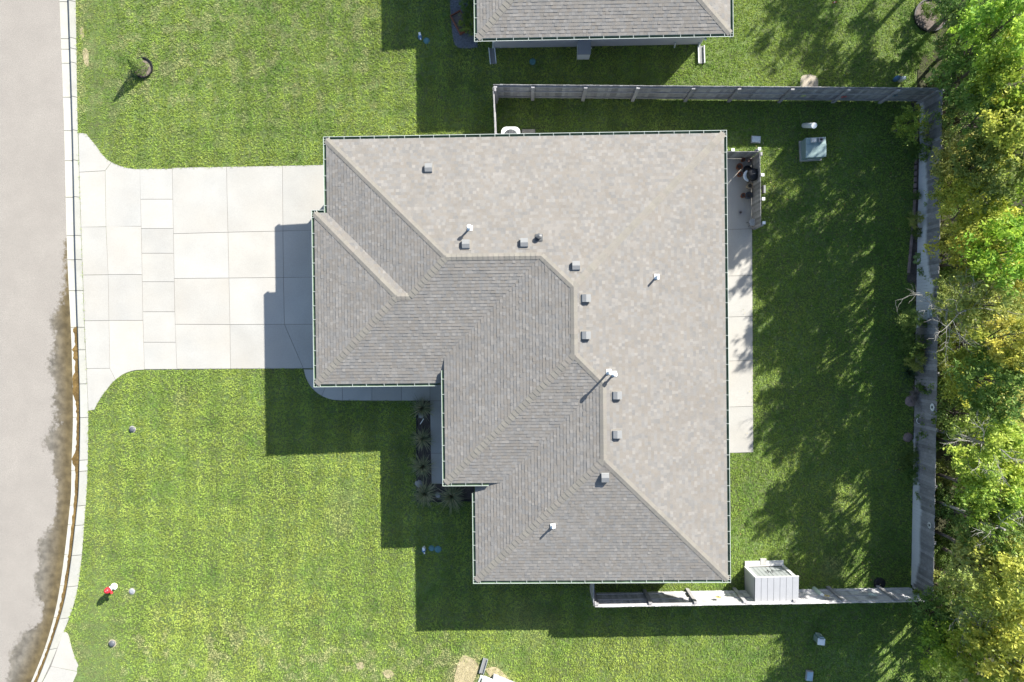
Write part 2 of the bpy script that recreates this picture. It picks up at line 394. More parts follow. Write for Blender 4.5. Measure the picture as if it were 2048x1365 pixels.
P.append([(la(641.3), 641.3), (lb(641.3), 641.3)]+bot_curve[:bi+1]+[(220, 737)])
P.append([(l0(737), 737.5), (220, 737)]+bot_curve[bi:]+[(l0(822), 822)])
for y0, y1 in zip([338, 399, 457.5, 507, 564, 624, 685], [399, 457.5, 507, 564, 624, 685, 739]):
    P.append([(lb(y0), y0), (lc(y0), y0), (lc(y1), y1), (lb(y1), y1)])
hy = [(336, 334, 332, 330.5), (468, 465, 462.5, 461), (557.5, 556.5, 555.5, 555), (649, 649.5, 649, 649), (738.5, 738, 737, 737)]
for r in range(4):
    a, b = hy[r], hy[r+1]
    P.append([(lc(a[0]), a[0]), (ld(a[1]), a[1]), (ld(b[1]), b[1]), (lc(b[0]), b[0])])
    if r < 3:
        P.append([(ld(a[1]), a[1]), (le(a[2]), a[2]), (le(b[2]), b[2]), (ld(b[1]), b[1])])
        P.append([(le(a[2]), a[2]), (668, a[3]-.6), (670, b[3]), (le(b[2]), b[2])])
P.append([(ld(649), 649.5), (569, 649), (607, 737.5), (ld(737), 738)])
P.append([(569, 649), (670, 649), (672, 737), (607, 737.5)])
drive_out = [(l0(267)+.5, 266)]+top_curve+[(668, 330), (672, 737)]+bot_curve+[(l0(822), 822)]
slab_group('driveway', P, drive_out)
wc = smooth_px([(607.5, 739), (611, 753), (620, 772), (638, 789), (662, 799.5), (685, 801.5)])
walk = [[(607.5, 739), (660, 739), (660, 770), (639, 774), (626, 780)][:0]+wc[:14]+[(652, 772), (680, 772), (680, 739)],
        wc[13:]+[(685, 770), (652, 772)],
        [(685, 770), (744, 770), (744, 801.8), (685, 801.5)], [(744, 770), (803, 770), (803, 802), (744, 801.8)],
        [(803, 770), (860, 770), (860, 802), (803, 802)], [(860, 770), (897, 770), (897, 802), (860, 802)],
        [(860, 802), (897, 802), (898, 907), (861.5, 907)], [(861.5, 907), (898, 907), (899, 968), (863, 968)]]
walk_out = wc+[(860, 802), (863, 968), (899, 968), (897, 770), (680, 739)]
slab_group('front_walk', walk, walk_out)
py_ = [303, 458, 551, 633, 721, 813, 905]
pat = []
for a, b in zip(py_[:-1], py_[1:]):
    xa = np.interp(a, [303, 905], [1503.5, 1506.5]); xb2 = np.interp(b, [303, 905], [1503.5, 1506.5])
    pat.append([(1440, a+2), (xa, a), (xb2, b), (1444, b+2)])
slab_group('patio', pat, [(1440, 305), (1503.5, 303), (1506.5, 905), (1444, 907)])
d2c = smooth_px([(127, 1263), (137, 1270), (145, 1300), (158, 1332), (180, 1368), (215, 1410), (260, 1440)])
slab_group('neighbour_driveway', [d2c[:13]+[(163, 1345), (102, 1333)], [(102, 1333), (163, 1345)]+d2c[13:]+[(250, 1470), (48, 1450), (85, 1365)]], d2c+[(250, 1470), (48, 1450), (85, 1365)])

# ------------------------------------------------------------------ houses
PITCH, E0, E3 = .25, 2.58, 2.855
_tr = random.Random(21)
def _tint(v): h = _tr.uniform(-.03, .03); return (.179*v*(1+h), .1695*v, .156*v*(1-h*1.3))
TINTS = [_tint(math.exp(_tr.gauss(0, .06))) for _ in range(11)]+[_tint(1.17), _tint(1.22), _tint(1.13)]
CH = .1345                                                                   # horizontal course spacing
def clip(poly, a, b):
    out = []; ex, ey = b[0]-a[0], b[1]-a[1]
    def s(p): return ex*(p[1]-a[1])-ey*(p[0]-a[0])
    for i in range(len(poly)):
        p, q = poly[i-1], poly[i]; sp, sq = s(p), s(q)
        if (sp >= 0) != (sq >= 0): t = sp/(sp-sq); out.append((p[0]+(q[0]-p[0])*t, p[1]+(q[1]-p[1])*t))
        if sq >= 0: out.append(q)
    return out
def build_house(loc, rz, label, detail=True, ymax=99):
    Wa, Wb, Na, Nb, Sa, Wc, Sb, Wd, Sc, Ee = -7.845, -8.394, 8.757, 5.616, -1.75, -2.843, -6.006, -1.606, -10.273, 9.154
    root = thing('house', label, 'house', loc, rz)
    p = PITCH; lift = (E3-E0)/p
    def pt(x, y, z): return Vector((x, y, z))
    h1 = (Na-Sa)/2; zr1 = E0+p*h1; P1 = pt(Wa+h1, Na-h1, zr1)
    h2 = (Nb-Sa)/2; zr2 = E0+p*h2; P2a = pt(Wb+h2, Nb-h2, zr2); P2b = pt(Wa+h2, Nb-h2, zr2)
    P3 = pt(Wc+(zr1-E3)/p, Na-h1, zr1)
    xr = (Ee+Wc)/2-lift/2; zr = E0+p*(Ee-xr); P4 = pt(xr, Na-(Ee-xr), zr); P5 = pt(xr, Sb+(zr-E3)/p, zr)
    xq = (Ee+Wd)/2; zq = E0+p*(Ee-xq); P6 = pt(xq, Sb+(zq-E3)/p, zq); P7 = pt(xq, Sc+(Ee-xq), zq)
    A, B, C, D = pt(Wa, Na, E0), pt(Ee, Na, E0), pt(Ee, Sc, E0), pt(Wd, Sc, E0)
    Fp, H, I = pt(Wc, Sb, E3), pt(Wb, Sa, E0), pt(Wb, Nb, E0)
    ov = .5
    # plan polygons: (outline, eave axis, eave position, eave height, sign)
    planes = [('N', Na, E0, [A, B, P4, P3, P1]), ('W', Wa, E0, [A, pt(Wa, Nb, 0), P2b, P1]), ('N', Nb, E0, [I, pt(Wa, Nb, 0), P2b, P2a]),
              ('W', Wb, E0, [I, H, P2a]), ('S', Sa, E0, [H, pt(Wc+ov, Sa, 0), pt(Wc+ov, Sa+lift+ov, 0), P3, P1, P2b, P2a]),
              ('W', Wc, E3, [Fp, pt(Wc, Sa+lift, 0), P3, P4, P5]), ('S', Sb, E3, [Fp, pt(Wd+lift, Sb, 0), P6, P5]),
              ('W', Wd, E0, [D, pt(Wd, Sb+ov, 0), pt(Wd+lift+ov, Sb+ov, 0), P6, P7]), ('S', Sc, E0, [D, C, P7]), ('E', Ee, E0, [C, B, P4, P5, P6, P7])]
    cs = 1/math.sqrt(1+p*p); sn = p*cs
    def frame(ax):
        return {'N': (Vector((1, 0, 0)), Vector((0, -1, 0))), 'S': (Vector((1, 0, 0)), Vector((0, 1, 0))), 'W': (Vector((0, 1, 0)), Vector((1, 0, 0))), 'E': (Vector((0, 1, 0)), Vector((-1, 0, 0)))}[ax]
    roofmb = MB(); stuff = MB(); singles = []
    for ax, ev, ez, poly in planes:
        U, Dv = frame(ax); nrm = (Vector((0, 0, 1))-Dv*p).normalized()
        def ud(q):
            if ax == 'N': return (q.x, ev-q.y)
            if ax == 'S': return (q.x, q.y-ev)
            if ax == 'W': return (q.y, q.x-ev)
            return (q.y, ev-q.x)
        def to3(u, d, off=0, ax=ax, ev=ev, ez=ez, nrm=nrm):
            b = {'N': Vector((u, ev-d, 0)), 'S': Vector((u, ev+d, 0)), 'W': Vector((ev+d, u, 0)), 'E': Vector((ev-d, u, 0))}[ax]
            b.z = ez+p*d; return b+nrm*off
        up = [ud(q) for q in poly]
        tris = tessellate_polygon([[Vector((q[0], q[1], 0)) for q in up]]); T = []
        for t in tris:
            a, b, c = [up[k] for k in t]
            if (b[0]-a[0])*(c[1]-a[1])-(b[1]-a[1])*(c[0]-a[0]) < 0: b, c = c, b
            T.append((a, b, c)); f = [to3(*q, -.006) for q in (a, b, c)]
            if (f[1]-f[0]).cross(f[2]-f[0]).z < 0: f.reverse()
            roofmb.face(f, 0)
        umin, umax = min(q[0] for q in up), max(q[0] for q in up); dmax = max(q[1] for q in up)
        uv = np.array(up)
        for k in range(int(dmax/CH)+1):
            d0, d1 = k*CH, (k+1)*CH; u = umin-random.random()*.4; t_prev = None
            while u < umax:
                lt = random.random() < .17; w = random.choice((.11, .125, .14)) if lt else random.choice((.10, .13, .16, .19, .22)); u1 = u+w
                q = [(u, d0), (u1, d0), (u1, d1), (u, d1)]
                if not detail:
                    m3 = to3((u+u1)/2, d0)
                    if m3.y > ymax: u = u1; continue
                ins = [bool(inside(np.array(x), np.array(y), up)) for x, y in q]
                if not any(ins):
                    mid = bool(inside(np.array((u+u1)/2), np.array((d0+d1)/2), up))
                    if not mid and not (umin-.01 < u1 and d0 < dmax): u = u1; continue
                ti = random.choice((11, 12, 13)) if lt else random.randrange(11); lo = random.choice((.0065, .009, .009, .012, .015)); hi = .0015
                if all(ins):
                    m3 = to3((u+u1)/2, d0); singles.append((m3.z, w, ti, lo, u, d0, to3, U, Dv, nrm, ax))
                else:
                    for a, b, c in T:
                        r = clip(clip(clip(q, a, b), b, c), c, a)
                        if len(r) < 3: continue
                        ar = sum(r[i-1][0]*r[i][1]-r[i][0]*r[i-1][1] for i in range(len(r)))
                        if abs(ar) < 1e-6: continue
                        f = [to3(x, y, lo+(hi-lo)*(y-d0)/CH) for x, y in r]
                        if (f[1]-f[0]).cross(f[2]-f[0]).z < 0: f.reverse()
                        stuff.face(f, 0, TINTS[ti])
                        for i in range(len(r)):
                            if abs(r[i-1][1]-d0) < 1e-6 and abs(r[i][1]-d0) < 1e-6:
                                stuff.face([to3(*r[i-1], 0), to3(*r[i], 0), to3(*r[i], lo), to3(*r[i-1], lo)], 0, TINTS[ti])
                u = u1
    roof = roofmb.build('roof', M['deck'], root)
    singles.sort(key=lambda s: -s[0]); cache = {}
    for n, (z, w, ti, lo, u, d0, to3, U, Dv, nrm, ax) in enumerate(singles):
        hi = .0015; L = CH/cs; S = (Dv+Vector((0, 0, p))).normalized()
        if n < 300 and detail:
            key = (w, ti, lo)
            if key not in cache:
                mb = MB(); c = TINTS[ti]
                mb.face([(0, 0, lo), (w, 0, lo), (w, L, hi), (0, L, hi)], 0, c); mb.face([(0, 0, 0), (w, 0, 0), (w, 0, lo), (0, 0, lo)], 0, c)
                mb.face([(0, 0, 0), (0, 0, lo), (0, L, hi)], 0, c); mb.face([(w, 0, 0), (w, L, hi), (w, 0, lo)], 0, c)
                cache[key] = mb.mesh('shingle', M['shingle'])
            flip = U.cross(S).dot(nrm) < 0
            U2 = -U if flip else U; o0 = to3(u+w if flip else u, d0)
            o = bpy.data.objects.new('shingle', cache[key]); COL.objects.link(o); o.parent = roof
            mm = Matrix((U2, S, nrm)).transposed().to_4x4(); mm.translation = o0; o.matrix_local = mm
        else:
            c = TINTS[ti]; a0, a1, b1, b0 = to3(u, d0, lo), to3(u+w, d0, lo), to3(u+w, d0+CH, hi), to3(u, d0+CH, hi)
            f = [a0, a1, b1, b0]
            if (a1-a0).cross(b1-a0).z < 0: f.reverse()
            stuff.face(f, 0, c); stuff.face([to3(u, d0), to3(u+w, d0), a1, a0], 0, c)
            stuff.face([to3(u, d0), a0, b0], 0, c); stuff.face([to3(u+w, d0), a1, b1], 0, c)
    tag(stuff.build('shingle_field', M['shingle'], roof), kind='stuff')
    # hip and ridge caps
    nv = {'N': Vector((0, p, 1)).normalized(), 'S': Vector((0, -p, 1)).normalized(), 'W': Vector((-p, 0, 1)).normalized(), 'E': Vector((p, 0, 1)).normalized()}
    segs = [(A, P1, 'N', 'W'), (I, P2a, 'N', 'W'), (P2a, P2b, 'N', 'S'), (P2b, P1, 'W', 'S'), (H, P2a, 'W', 'S'), (P1, P3, 'N', 'S'), (P3, P4, 'N', 'W'), (P4, P5, 'E', 'W'),
            (Fp, P5, 'W', 'S'), (B, P4, 'N', 'E'), (P6, P5, 'E', 'S'), (P6, P7, 'E', 'W'), (C, P7, 'E', 'S'), (D, P7, 'W', 'S')]
    EXP = .212
    CT = [(.192, .181, .157), (.202, .190, .164), (.183, .173, .152), (.198, .183, .161), (.190, .179, .158)]
    for a, b, n1, n2 in segs:
        t = (b-a); Ls = t.length; t.normalize(); n = max(1, round(Ls/EXP)); ex = Ls/n; ms = {}
        def wing(nn, other):
            v = nn.cross(t).normalized()
            return v if v.dot(nv[other]) < v.dot(nn)+1 and (v.dot(Vector((nn.x, nn.y, 0))) > 0) else -v
        w1 = wing(nv[n1], n2); w2 = wing(nv[n2], n1); up_ = (nv[n1]+nv[n2]).normalized()
        for k in range(n):
            s = a+t*(ex*k)
            if not detail and s.y > ymax: continue
            ci = random.randrange(5)
            if ci not in ms:
                mb = MB(); hw = .145; lo, hi = .023, .012; c = CT[ci]
                for w_, nn in ((w1, nv[n1]), (w2, nv[n2])):
                    q = [up_*lo*1.05, w_*hw+nn*(lo*.8), w_*hw+nn*(hi*.9)+t*(ex*1.12), up_*hi+t*(ex*1.12)]
                    f = q if (q[1]-q[0]).cross(q[2]-q[0]).z > 0 else q[::-1]
                    mb.face(f, 0, c); mb.face([q[0], q[1], w_*hw, Vector((0, 0, 0))], 0, c); mb.face([q[1], q[2], w_*hw+t*ex*1.1, w_*hw], 0, c)
                ms[ci] = mb.mesh('ridge_cap', M['shingle'])
            place('ridge_cap', ms[ci], roof, s)
    # gutters with hangers
    def gutter(a, b, out, z, e0=0, e1=0, hang=True):
        a, b, out = Vector((*a, 0)), Vector((*b, 0)), Vector((*out, 0)); t = (b-a).normalized(); a2 = a-t*e0; b2 = b+t*e1; L = (b2-a2).length
        zo = z-(.004 if abs(t.y) > .5 else 0)
        prof = [(.0, -.015), (.0, -.115), (.09, -.115), (.132, -.008), (.132, .0), (.114, .0), (.114, -.012), (.082, -.085), (.012, -.085), (.012, -.015)]
        mi = [0, 0, 0, 0, 0, 0, 1, 1, 1, 0]; mb = MB()
        A3 = [a2+out*o+Vector((0, 0, zo+zz)) for o, zz in prof]; B3 = [q+t*L for q in A3]
        for i in range(len(prof)):
            j = (i+1) % len(prof); f = [A3[i], A3[j], B3[j], B3[i]]
            mb.face(f, mi[i])
        mb.face([A3[i] for i in range(10)], 0); mb.face([B3[i] for i in range(9, -1, -1)], 0)
        go = mb.build('gutter', [M['white'], M['trough']], root)
        if hang:
            n = max(1, int(L/.63)); hm = MB(); hm.box((0, 0, 0), (.018, .118, .010)); me = hm.mesh('hanger', M['white'])
            for k in range(n):
                s = (k+.5)*L/n+random.uniform(-.06, .06)
                q = a2+t*s+out*.066; o = place('hanger', me, go, (q.x, q.y, zo+.001), math.atan2(t.y, t.x))
        return go
    G = .132
    det = detail
    gutter((Wa, Na), (Ee, Na), (0, 1), E0, G, G, det); gutter((Ee, Sc), (Ee, Na), (1, 0), E0, G, G, det); gutter((Wd, Sc), (Ee, Sc), (0, -1), E0, G, G)
    gutter((Wd, Sc), (Wd, Sb-.5), (-1, 0), E0, G, .0); gutter((Wc, Sb), (Wd+lift*.55, Sb), (0, -1), E3, G, 0, det); gutter((Wc, Sb), (Wc, Sa+lift*.5), (-1, 0), E3, G, 0, det)
    gutter((Wb, Sa), (Wc-.35, Sa), (0, -1), E0, G, 0, det); gutter((Wb, Sa), (Wb, Nb), (-1, 0), E0, G, G, det); gutter((Wb, Nb), (Wa-.14, Nb), (0, 1), E0, G, -.01, det); gutter((Wa, Nb+.01), (Wa, Na), (-1, 0), E0, 0, G, det)
    # fascia, soffit, walls
    fm = MB(); th = .02
    out = [(Wa, Na), (Ee, Na), (Ee, Sc), (Wd, Sc), (Wd, Sb), (Wc, Sb), (Wc, Sa), (Wb, Sa), (Wb, Nb), (Wa, Nb)]
    for i in range(len(out)):
        a, b = out[i], out[(i+1) % len(out)]
        fm.face([(*a, E0-.16), (*b, E0-.16), (*b, E0-.004), (*a, E0-.004)])
    fm.face([(Wc, Sb, E0-.16), (Wc, Sb, E3-.004), (Wc, Sa+lift, E3-.004), (Wc, Sa+lift, E0-.16)]); fm.face([(Wc, Sb, E0-.16), (Wc, Sb, E3-.004), (Wd+lift, Sb, E3-.004), (Wd+lift, Sb, E0-.16)])
    fm.build('fascia', M['white'], root)
    sm = MB(); sm.prism(out, E0-.165, E0-.162); sm.build('soffit', M['soffit'], root)
    o_ = .62
    wl = [(Wa+o_, Na-o_), (Ee-o_, Na-o_), (Ee-o_, Sc+o_), (Wd+o_, Sc+o_), (Wd+o_, Sb+o_+.9), (Wc+1.6, Sb+o_+.9), (Wc+1.6, Sa+o_), (Wb+o_, Sa+o_), (Wb+o_, Nb-o_), (Wa+o_, Nb-o_)]
    wm_ = MB(); wm_.prism(wl, -.8, E0-.17); wm_.build('wall', M['siding'], root)
    bm_ = MB()
    for i in range(len(wl)):                                                   # lapped siding boards as fine real ledges
        a, b = Vector((*wl[i], 0)), Vector((*wl[(i+1) % len(wl)], 0)); t = (b-a).normalized(); nrm = Vector((t.y, -t.x, 0))
        mid = (a+b)/2+nrm*.05
        if bool(inside(np.array(mid.x), np.array(mid.y), wl)): nrm = -nrm
        for k in range(15):
            z0 = -.1+k*.165; z1 = z0+.165
            bm_.face([a+Vector((0, 0, z0))+nrm*.016, b+Vector((0, 0, z0))+nrm*.016, b+Vector((0, 0, z1))+nrm*.003, a+Vector((0, 0, z1))+nrm*.003])
            bm_.face([a+Vector((0, 0, z0))+nrm*.001, b+Vector((0, 0, z0))+nrm*.001, b+Vector((0, 0, z0))+nrm*.016, a+Vector((0, 0, z0))+nrm*.016])
    tag(bm_.build('siding_boards', M['siding'], root), kind='stuff')
    def win(x, y, w, axis, z0=.95, hgt=1.2):
        d = (w, .05, hgt) if axis == 'x' else (.05, w, hgt); mb = MB(); mb.box((x, y, z0+hgt/2), d); f = mb.build('window', M['soffit'], root)
        d2 = (w-.14, .07, hgt-.14) if axis == 'x' else (.07, w-.14, hgt-.14); mb = MB(); mb.box((x, y, z0+hgt/2), d2); mb.build('pane', M['glass'], f)
    win(2, Sc+o_, 1.5, 'x'); win(6, Sc+o_, 1.2, 'x'); win(0, Na-o_, 1.2, 'x'); win(5, Na-o_, 1.5, 'x'); win(Wd+o_, -8, 1.8, 'y'); win(Ee-o_, -6, 1.5, 'y')
    mb = MB(); mb.box((Ee-o_, 2.2, 1.05), (.05, 1.8, 2.05)); pd = mb.build('patio_door', M['soffit'], root); mb = MB(); mb.box((Ee-o_, 2.2, 1.05), (.07, 1.6, 1.9)); mb.build('pane', M['glass'], pd)
    for y, w in ((.3, 4.7-1.2),) + ((3.4, 2.4),):
        mb = MB()
        for k in range(4): mb.box((Wb+o_-.01-.002*k, y, -.2+.56*k+.28), (.05, w, .54))
        mb.build('garage_door', M['door'], root)
    mb = MB(); mb.box((Wc+1.6, -3.6, 1.0), (.06, .95, 2.05)); fd = mb.build('front_door', M['dark'], root); mb = MB(); mb.box((Wc+1.56, -3.25, 1.0), (.05, .05, .12)); mb.build('handle', M['white'], fd)
    return root, roof, planes, segs
house, roof, planes, segs = build_house((0, 0, 0), .011, 'large house with a pale taupe shingle hip roof in the middle of the photo', True)
def house_local(w):
    c, s = math.cos(.011), math.sin(.011); return Vector((w.x*c+w.y*s, -w.x*s+w.y*c, w.z))
dcor = at(948.5, 83.5, E0); dl = Vector((-1.606-.132, -10.273-.132, 0)); c_, s_ = math.cos(.011), math.sin(.011)
NB = Vector((dcor.x-(dl.x*c_-dl.y*s_), dcor.y-(dl.x*s_+dl.y*c_), 0))
nhouse, _, _, _ = build_house(tuple(NB), .011, 'neighbouring house with pale shingle hip roof cut off by the top edge', False, -10.276+5.5)

# roof vents and pipes, standing on the roof plane under each photo point
def roof_z(x, y):
    l = house_local(Vector((x, y, 0))); best = None
    P_ = PITCH
    for ax, ev, ez, poly in planes:
        if bool(inside(np.array(l.x), np.array(l.y), [(q.x, q.y) for q in poly])):
            d = {'N': ev-l.y, 'S': l.y-ev, 'W': l.x-ev, 'E': ev-l.x}[ax]
            z = ez+P_*d
            if best is None or z > best[0]: best = (z, ax)
    return best
def on_roof(px, py):
    z = 4.0
    for _ in range(8):
        w = at(px, py, z); r = roof_z(w.x, w.y)
        if r: z = r[0]
    return w, r[1]
AXR = {'N': math.pi, 'S': 0, 'W': -math.pi/2, 'E': math.pi/2}                  # turn so that local -y runs down the slope
vm = MB(); hw = .155; tl = math.atan(PITCH)
prof = [(-.20, .03), (-.20, .145), (.0, .155), (.145, .075), (.17, .02)]          # along the slope (down..up), height off the roof
for (y0, z0), (y1, z1) in zip(prof[:-1], prof[1:]): vm.face([(-hw, y0, z0), (hw, y0, z0), (hw, y1, z1), (-hw, y1, z1)], 0)
for s in (-1, 1): vm.face([(s*hw, y, z) for y, z in prof], 0)
vm.face([(-hw, -.20, .03), (hw, -.20, .03), (hw, .17, .02), (-hw, .17, .02)], 1)
vmesh = vm.mesh('roof_vent', [M['vent'], M['black']])
fl = MB(); fl.box((0, 0, -.002), (.44, .46, .004)); flm = fl.mesh('flashing', M['shingle'] if False else mat('vent flange', (.19, .178, .16), .8))
def on_slope(o, w, ax, dz=0.0):
    l = house_local(w); m = Matrix.Rotation(AXR[ax], 4, 'Z') @ Matrix.Rotation(tl, 4, 'X'); m.translation = Vector((l.x, l.y, w.z+dz)); o.matrix_local = m
for px, py in ((857.5, 339), (932, 491), (1048.5, 488), (1152, 534), (1170, 597), (1170, 671), (1232, 791), (1232, 869), (1210, 953)):
    w, ax = on_roof(px, py)
    o = place('roof_vent', vmesh, house); on_slope(o, w, ax, .015)
    q = place('flashing', flm, o)
w, ax = on_roof(1078, 476); mb = MB(); mb.lathe([(.09, 0), (.09, .16), (.12, .17), (.12, .2), (.0, .24)], 10); mb.box((0, 0, .03), (.3, .3, .02)); o = mb.build('exhaust_cap', M['dark'], house); on_slope(o, w, ax)
def pipe(px, py, hgt, cap=False):
    w, ax = on_roof(px, py); l = house_local(w)
    mb = MB(); mb.lathe([(.045, -.05), (.045, hgt), (.03, hgt), (.03, hgt-.06)], 10)
    if cap: mb.lathe([(.085, hgt-.02), (.085, hgt+.07), (.0, hgt+.09)], 10)
    o = mb.build('vent_pipe', M['pvc'], house, (l.x, l.y, w.z))
    f = MB(); f.box((0, 0, .03), (.22, .22, .012)); f.lathe([(.08, .03), (.06, .12)], 10); fo = f.build('flashing', M['pvc'], o)
    fo.rotation_euler = (Matrix.Rotation(AXR[ax], 3, 'Z') @ Matrix.Rotation(tl, 3, 'X')).to_euler()
pipe(940, 457, .46, True); pipe(1217, 744, .80, True); pipe(1228, 748, .44, True); pipe(1313, 554, .42); pipe(1106, 1052, .34)

# ------------------------------------------------------------------ fences
def fence(name, label, p0, p1, hgt, rail_side, stain=None, post_at=None, rails=(.28, .95, 1.58), pw=.14, gap=.006, post_h=None, group='wooden fences round the back yard', post_step=2.44, tone=1.0):
    p0, p1 = Vector(p0), Vector(p1); d = p1-p0; L = Vector((d.x, d.y)).length; rz = math.atan2(d.y, d.x)
    root = thing(name, label, 'fence', (p0.x, p0.y, gz(p0.x)), rz, group)
    meshes = []
    for v in range(4):
        mb = MB(); h = hgt*random.uniform(.985, 1.01); t = .018
        mb.prism([(-pw/2, -t/2), (pw/2, -t/2), (pw/2, t/2), (-pw/2, t/2)], .03, h); meshes.append(mb.mesh('picket', M['picket']))
    n = int(L/(pw+gap))
    for k in range(n):
        x = (k+.5)*(pw+gap); o = place('picket', random.choice(meshes), root, (x, random.uniform(-.003, .003), 0), random.uniform(-.012, .012))
        st = stain((p0+d*(x/L)).y)*hgt if stain else 0
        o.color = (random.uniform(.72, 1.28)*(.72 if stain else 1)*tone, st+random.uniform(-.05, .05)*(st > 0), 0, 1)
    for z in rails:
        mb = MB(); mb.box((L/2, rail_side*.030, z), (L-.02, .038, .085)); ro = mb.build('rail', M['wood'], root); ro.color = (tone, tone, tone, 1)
    xs = post_at if post_at else np.linspace(.08, L-.08, max(2, int(L/post_step)+1))
    for x in xs:
        mb = MB(); mb.box((0, 0, (post_h or hgt-.06)/2-.1), (.15, .075, (post_h or hgt-.06)+.2)); mb.build('post', M['wood'], root, (x, rail_side*.09, 0), random.uniform(-.02, .02))
    return root
pm = mat('fence picket wood', (.27, .268, .275), .9, .2, 4, .2, 22)
nt = pm.node_tree; N = nt.nodes; L_ = nt.links; b_ = N['Principled BSDF']; src = b_.inputs['Base Color'].links[0].from_socket
oi = N.new('ShaderNodeObjectInfo'); sep = N.new('ShaderNodeSeparateColor'); L_.new(oi.outputs['Color'], sep.inputs[0])
sv = N.new('ShaderNodeVectorMath'); sv.operation = 'SCALE'; L_.new(src, sv.inputs[0]); L_.new(sep.outputs[0], sv.inputs['Scale'])
tc = N.new('ShaderNodeTexCoord'); sx = N.new('ShaderNodeSeparateXYZ'); L_.new(tc.outputs['Object'], sx.inputs[0])
df = N.new('ShaderNodeMath'); df.operation = 'SUBTRACT'; L_.new(sep.outputs[1], df.inputs[0]); L_.new(sx.outputs[2], df.inputs[1])
mr = N.new('ShaderNodeMapRange'); L_.new(df.outputs[0], mr.inputs[0]); mr.inputs[1].default_value = -.06; mr.inputs[2].default_value = .14; mr.inputs[4].default_value = .85
gt = N.new('ShaderNodeMath'); gt.operation = 'GREATER_THAN'; L_.new(sep.outputs[1], gt.inputs[0]); gt.inputs[1].default_value = .02
ml = N.new('ShaderNodeMath'); ml.operation = 'MULTIPLY'; L_.new(mr.outputs[0], ml.inputs[0]); L_.new(gt.outputs[0], ml.inputs[1])
mx = N.new('ShaderNodeMix'); mx.data_type = 'RGBA'; L_.new(ml.outputs[0], mx.inputs['Factor']); L_.new(sv.outputs[0], mx.inputs[6]); mx.inputs[7].default_value = (.60, .62, .64, 1)
L_.new(mx.outputs[2], b_.inputs['Base Color']); M['picket'] = pm

FH = 1.78
def topat(px, py, h=FH): q = at(px, py, h); q.z = 0; return q
NW_, NE_, SE_, SW_ = topat(986, 169), topat(1885, 176), topat(1866, 1204), topat(1190, 1215)
dN = (NE_-NW_).length
posts_n = [(topat(x, 169)-NW_).length for x in (1066, 1172, 1277, 1388, 1480, 1587, 1700, 1800)]+[.1, dN-.1]
fence('wooden_fence', 'long grey back yard fence between the two houses, along the north side', NW_, NE_, FH, -1, None, posts_n)
hold = topat(990, 283); hold = Vector((hold.x, hold.y+.2, 0))
fence('wooden_fence', 'short fence piece joining the north fence to the house wall near the air conditioner', NW_-Vector((0, .12, 0)), hold, FH, 1, None, None, post_step=1.7)
def stainf(Y):
    py = NADIR[1]-(Y-CAM.y)*F/CAM_H
    return float(np.interp(py, [150, 180, 215, 290, 340, 400, 500, 555, 575, 600, 640, 660, 850, 900, 960, 1000, 1100, 1150, 1168, 1172, 1300], [.0, .15, .2, .3, .36, .45, .45, .62, .82, .8, .6, 0, 0, .14, .3, .42, .42, .27, .1, 0, 0]))
fence('wooden_fence', 'tall grey fence with pale water stains along the trees at the east side', NE_-Vector((0, .02, 0)), SE_, FH, 1, stainf)
dS = (SE_-SW_).length
posts_s = [(topat(x, 1212)-SW_).length for x in (1302, 1393, 1492, 1592, 1690, 1795)]+[.1]
fence('wooden_fence', 'sunlit fence with three rails along the south side behind the shed', SW_, SE_-Vector((.1, 0, 0)), FH-.02, 1, None, posts_s, tone=1.6)  # tone lifts the wood colour itself to paint in the sun on this face
sw2 = topat(1189, 1165); fence('wooden_fence', 'short gate like fence piece from the south fence up to the roof edge', SW_+Vector((-.06, .05, 0)), Vector((SW_.x-.06, sw2.y+.9, 0)), FH, -1, None, None, post_step=1.5)

# privacy screen on the patio: vertical boards with white capped posts outside
PH = 1.25
c0, c1, c2 = topat(1449, 303.5, PH), topat(1520, 303.5, PH), topat(1522, 452, PH)
screens = [('north side of the patio', c0, c1), ('east side of the patio, beside the pots', c1, c2)]
for i, (txt, a, b) in enumerate(screens):
    f = fence('privacy_screen', 'brown grey board screen on the '+txt, a, b, PH, -1 if i == 2 else 1, None, [], (.3, 1.0), .1, .002, group='privacy screens on the patio', tone=.8)
def capped_post(px, py, lab):
    q = topat(px, py, PH+.02); r = thing('screen_post', lab, 'post', (q.x, q.y, 0), 0, 'posts outside the patio screen')
    mb = MB(); mb.box((0, 0, PH/2), (.075, .075, PH)); mb.build('shaft', M['dark'], r)
    mb = MB(); mb.prism([(-.065, -.065), (.065, -.065), (.065, .065), (-.065, .065)], PH, PH+.03); mb.build('cap', M['pvc'], r)
for px, py, lab in ((1466, 300, 'white capped post by the roof edge at the screen\'s north side'), (1519, 298, 'white capped post outside the north east corner of the screen'), (1525.5, 350, 'white capped post outside the screen, just north of the hanging box'),
                    (1527, 398, 'white capped post outside the screen, just south of the hanging box'), (1528, 446, 'white capped post at the south end of the screen')):
    capped_post(px, py, lab)
q = topat(1527.5, 379, .9); r = thing('hanging_box', 'grey and black box hanging on the outside of the patio screen', 'box', (q.x, q.y, 0))
mb = MB(); mb.box((0, 0, .82), (.1, .36, .2)); mb.build('case', M['black'], r); mb = MB(); mb.box((.03, 0, .935), (.09, .34, .02)); mb.build('lid', M['vent'], r)

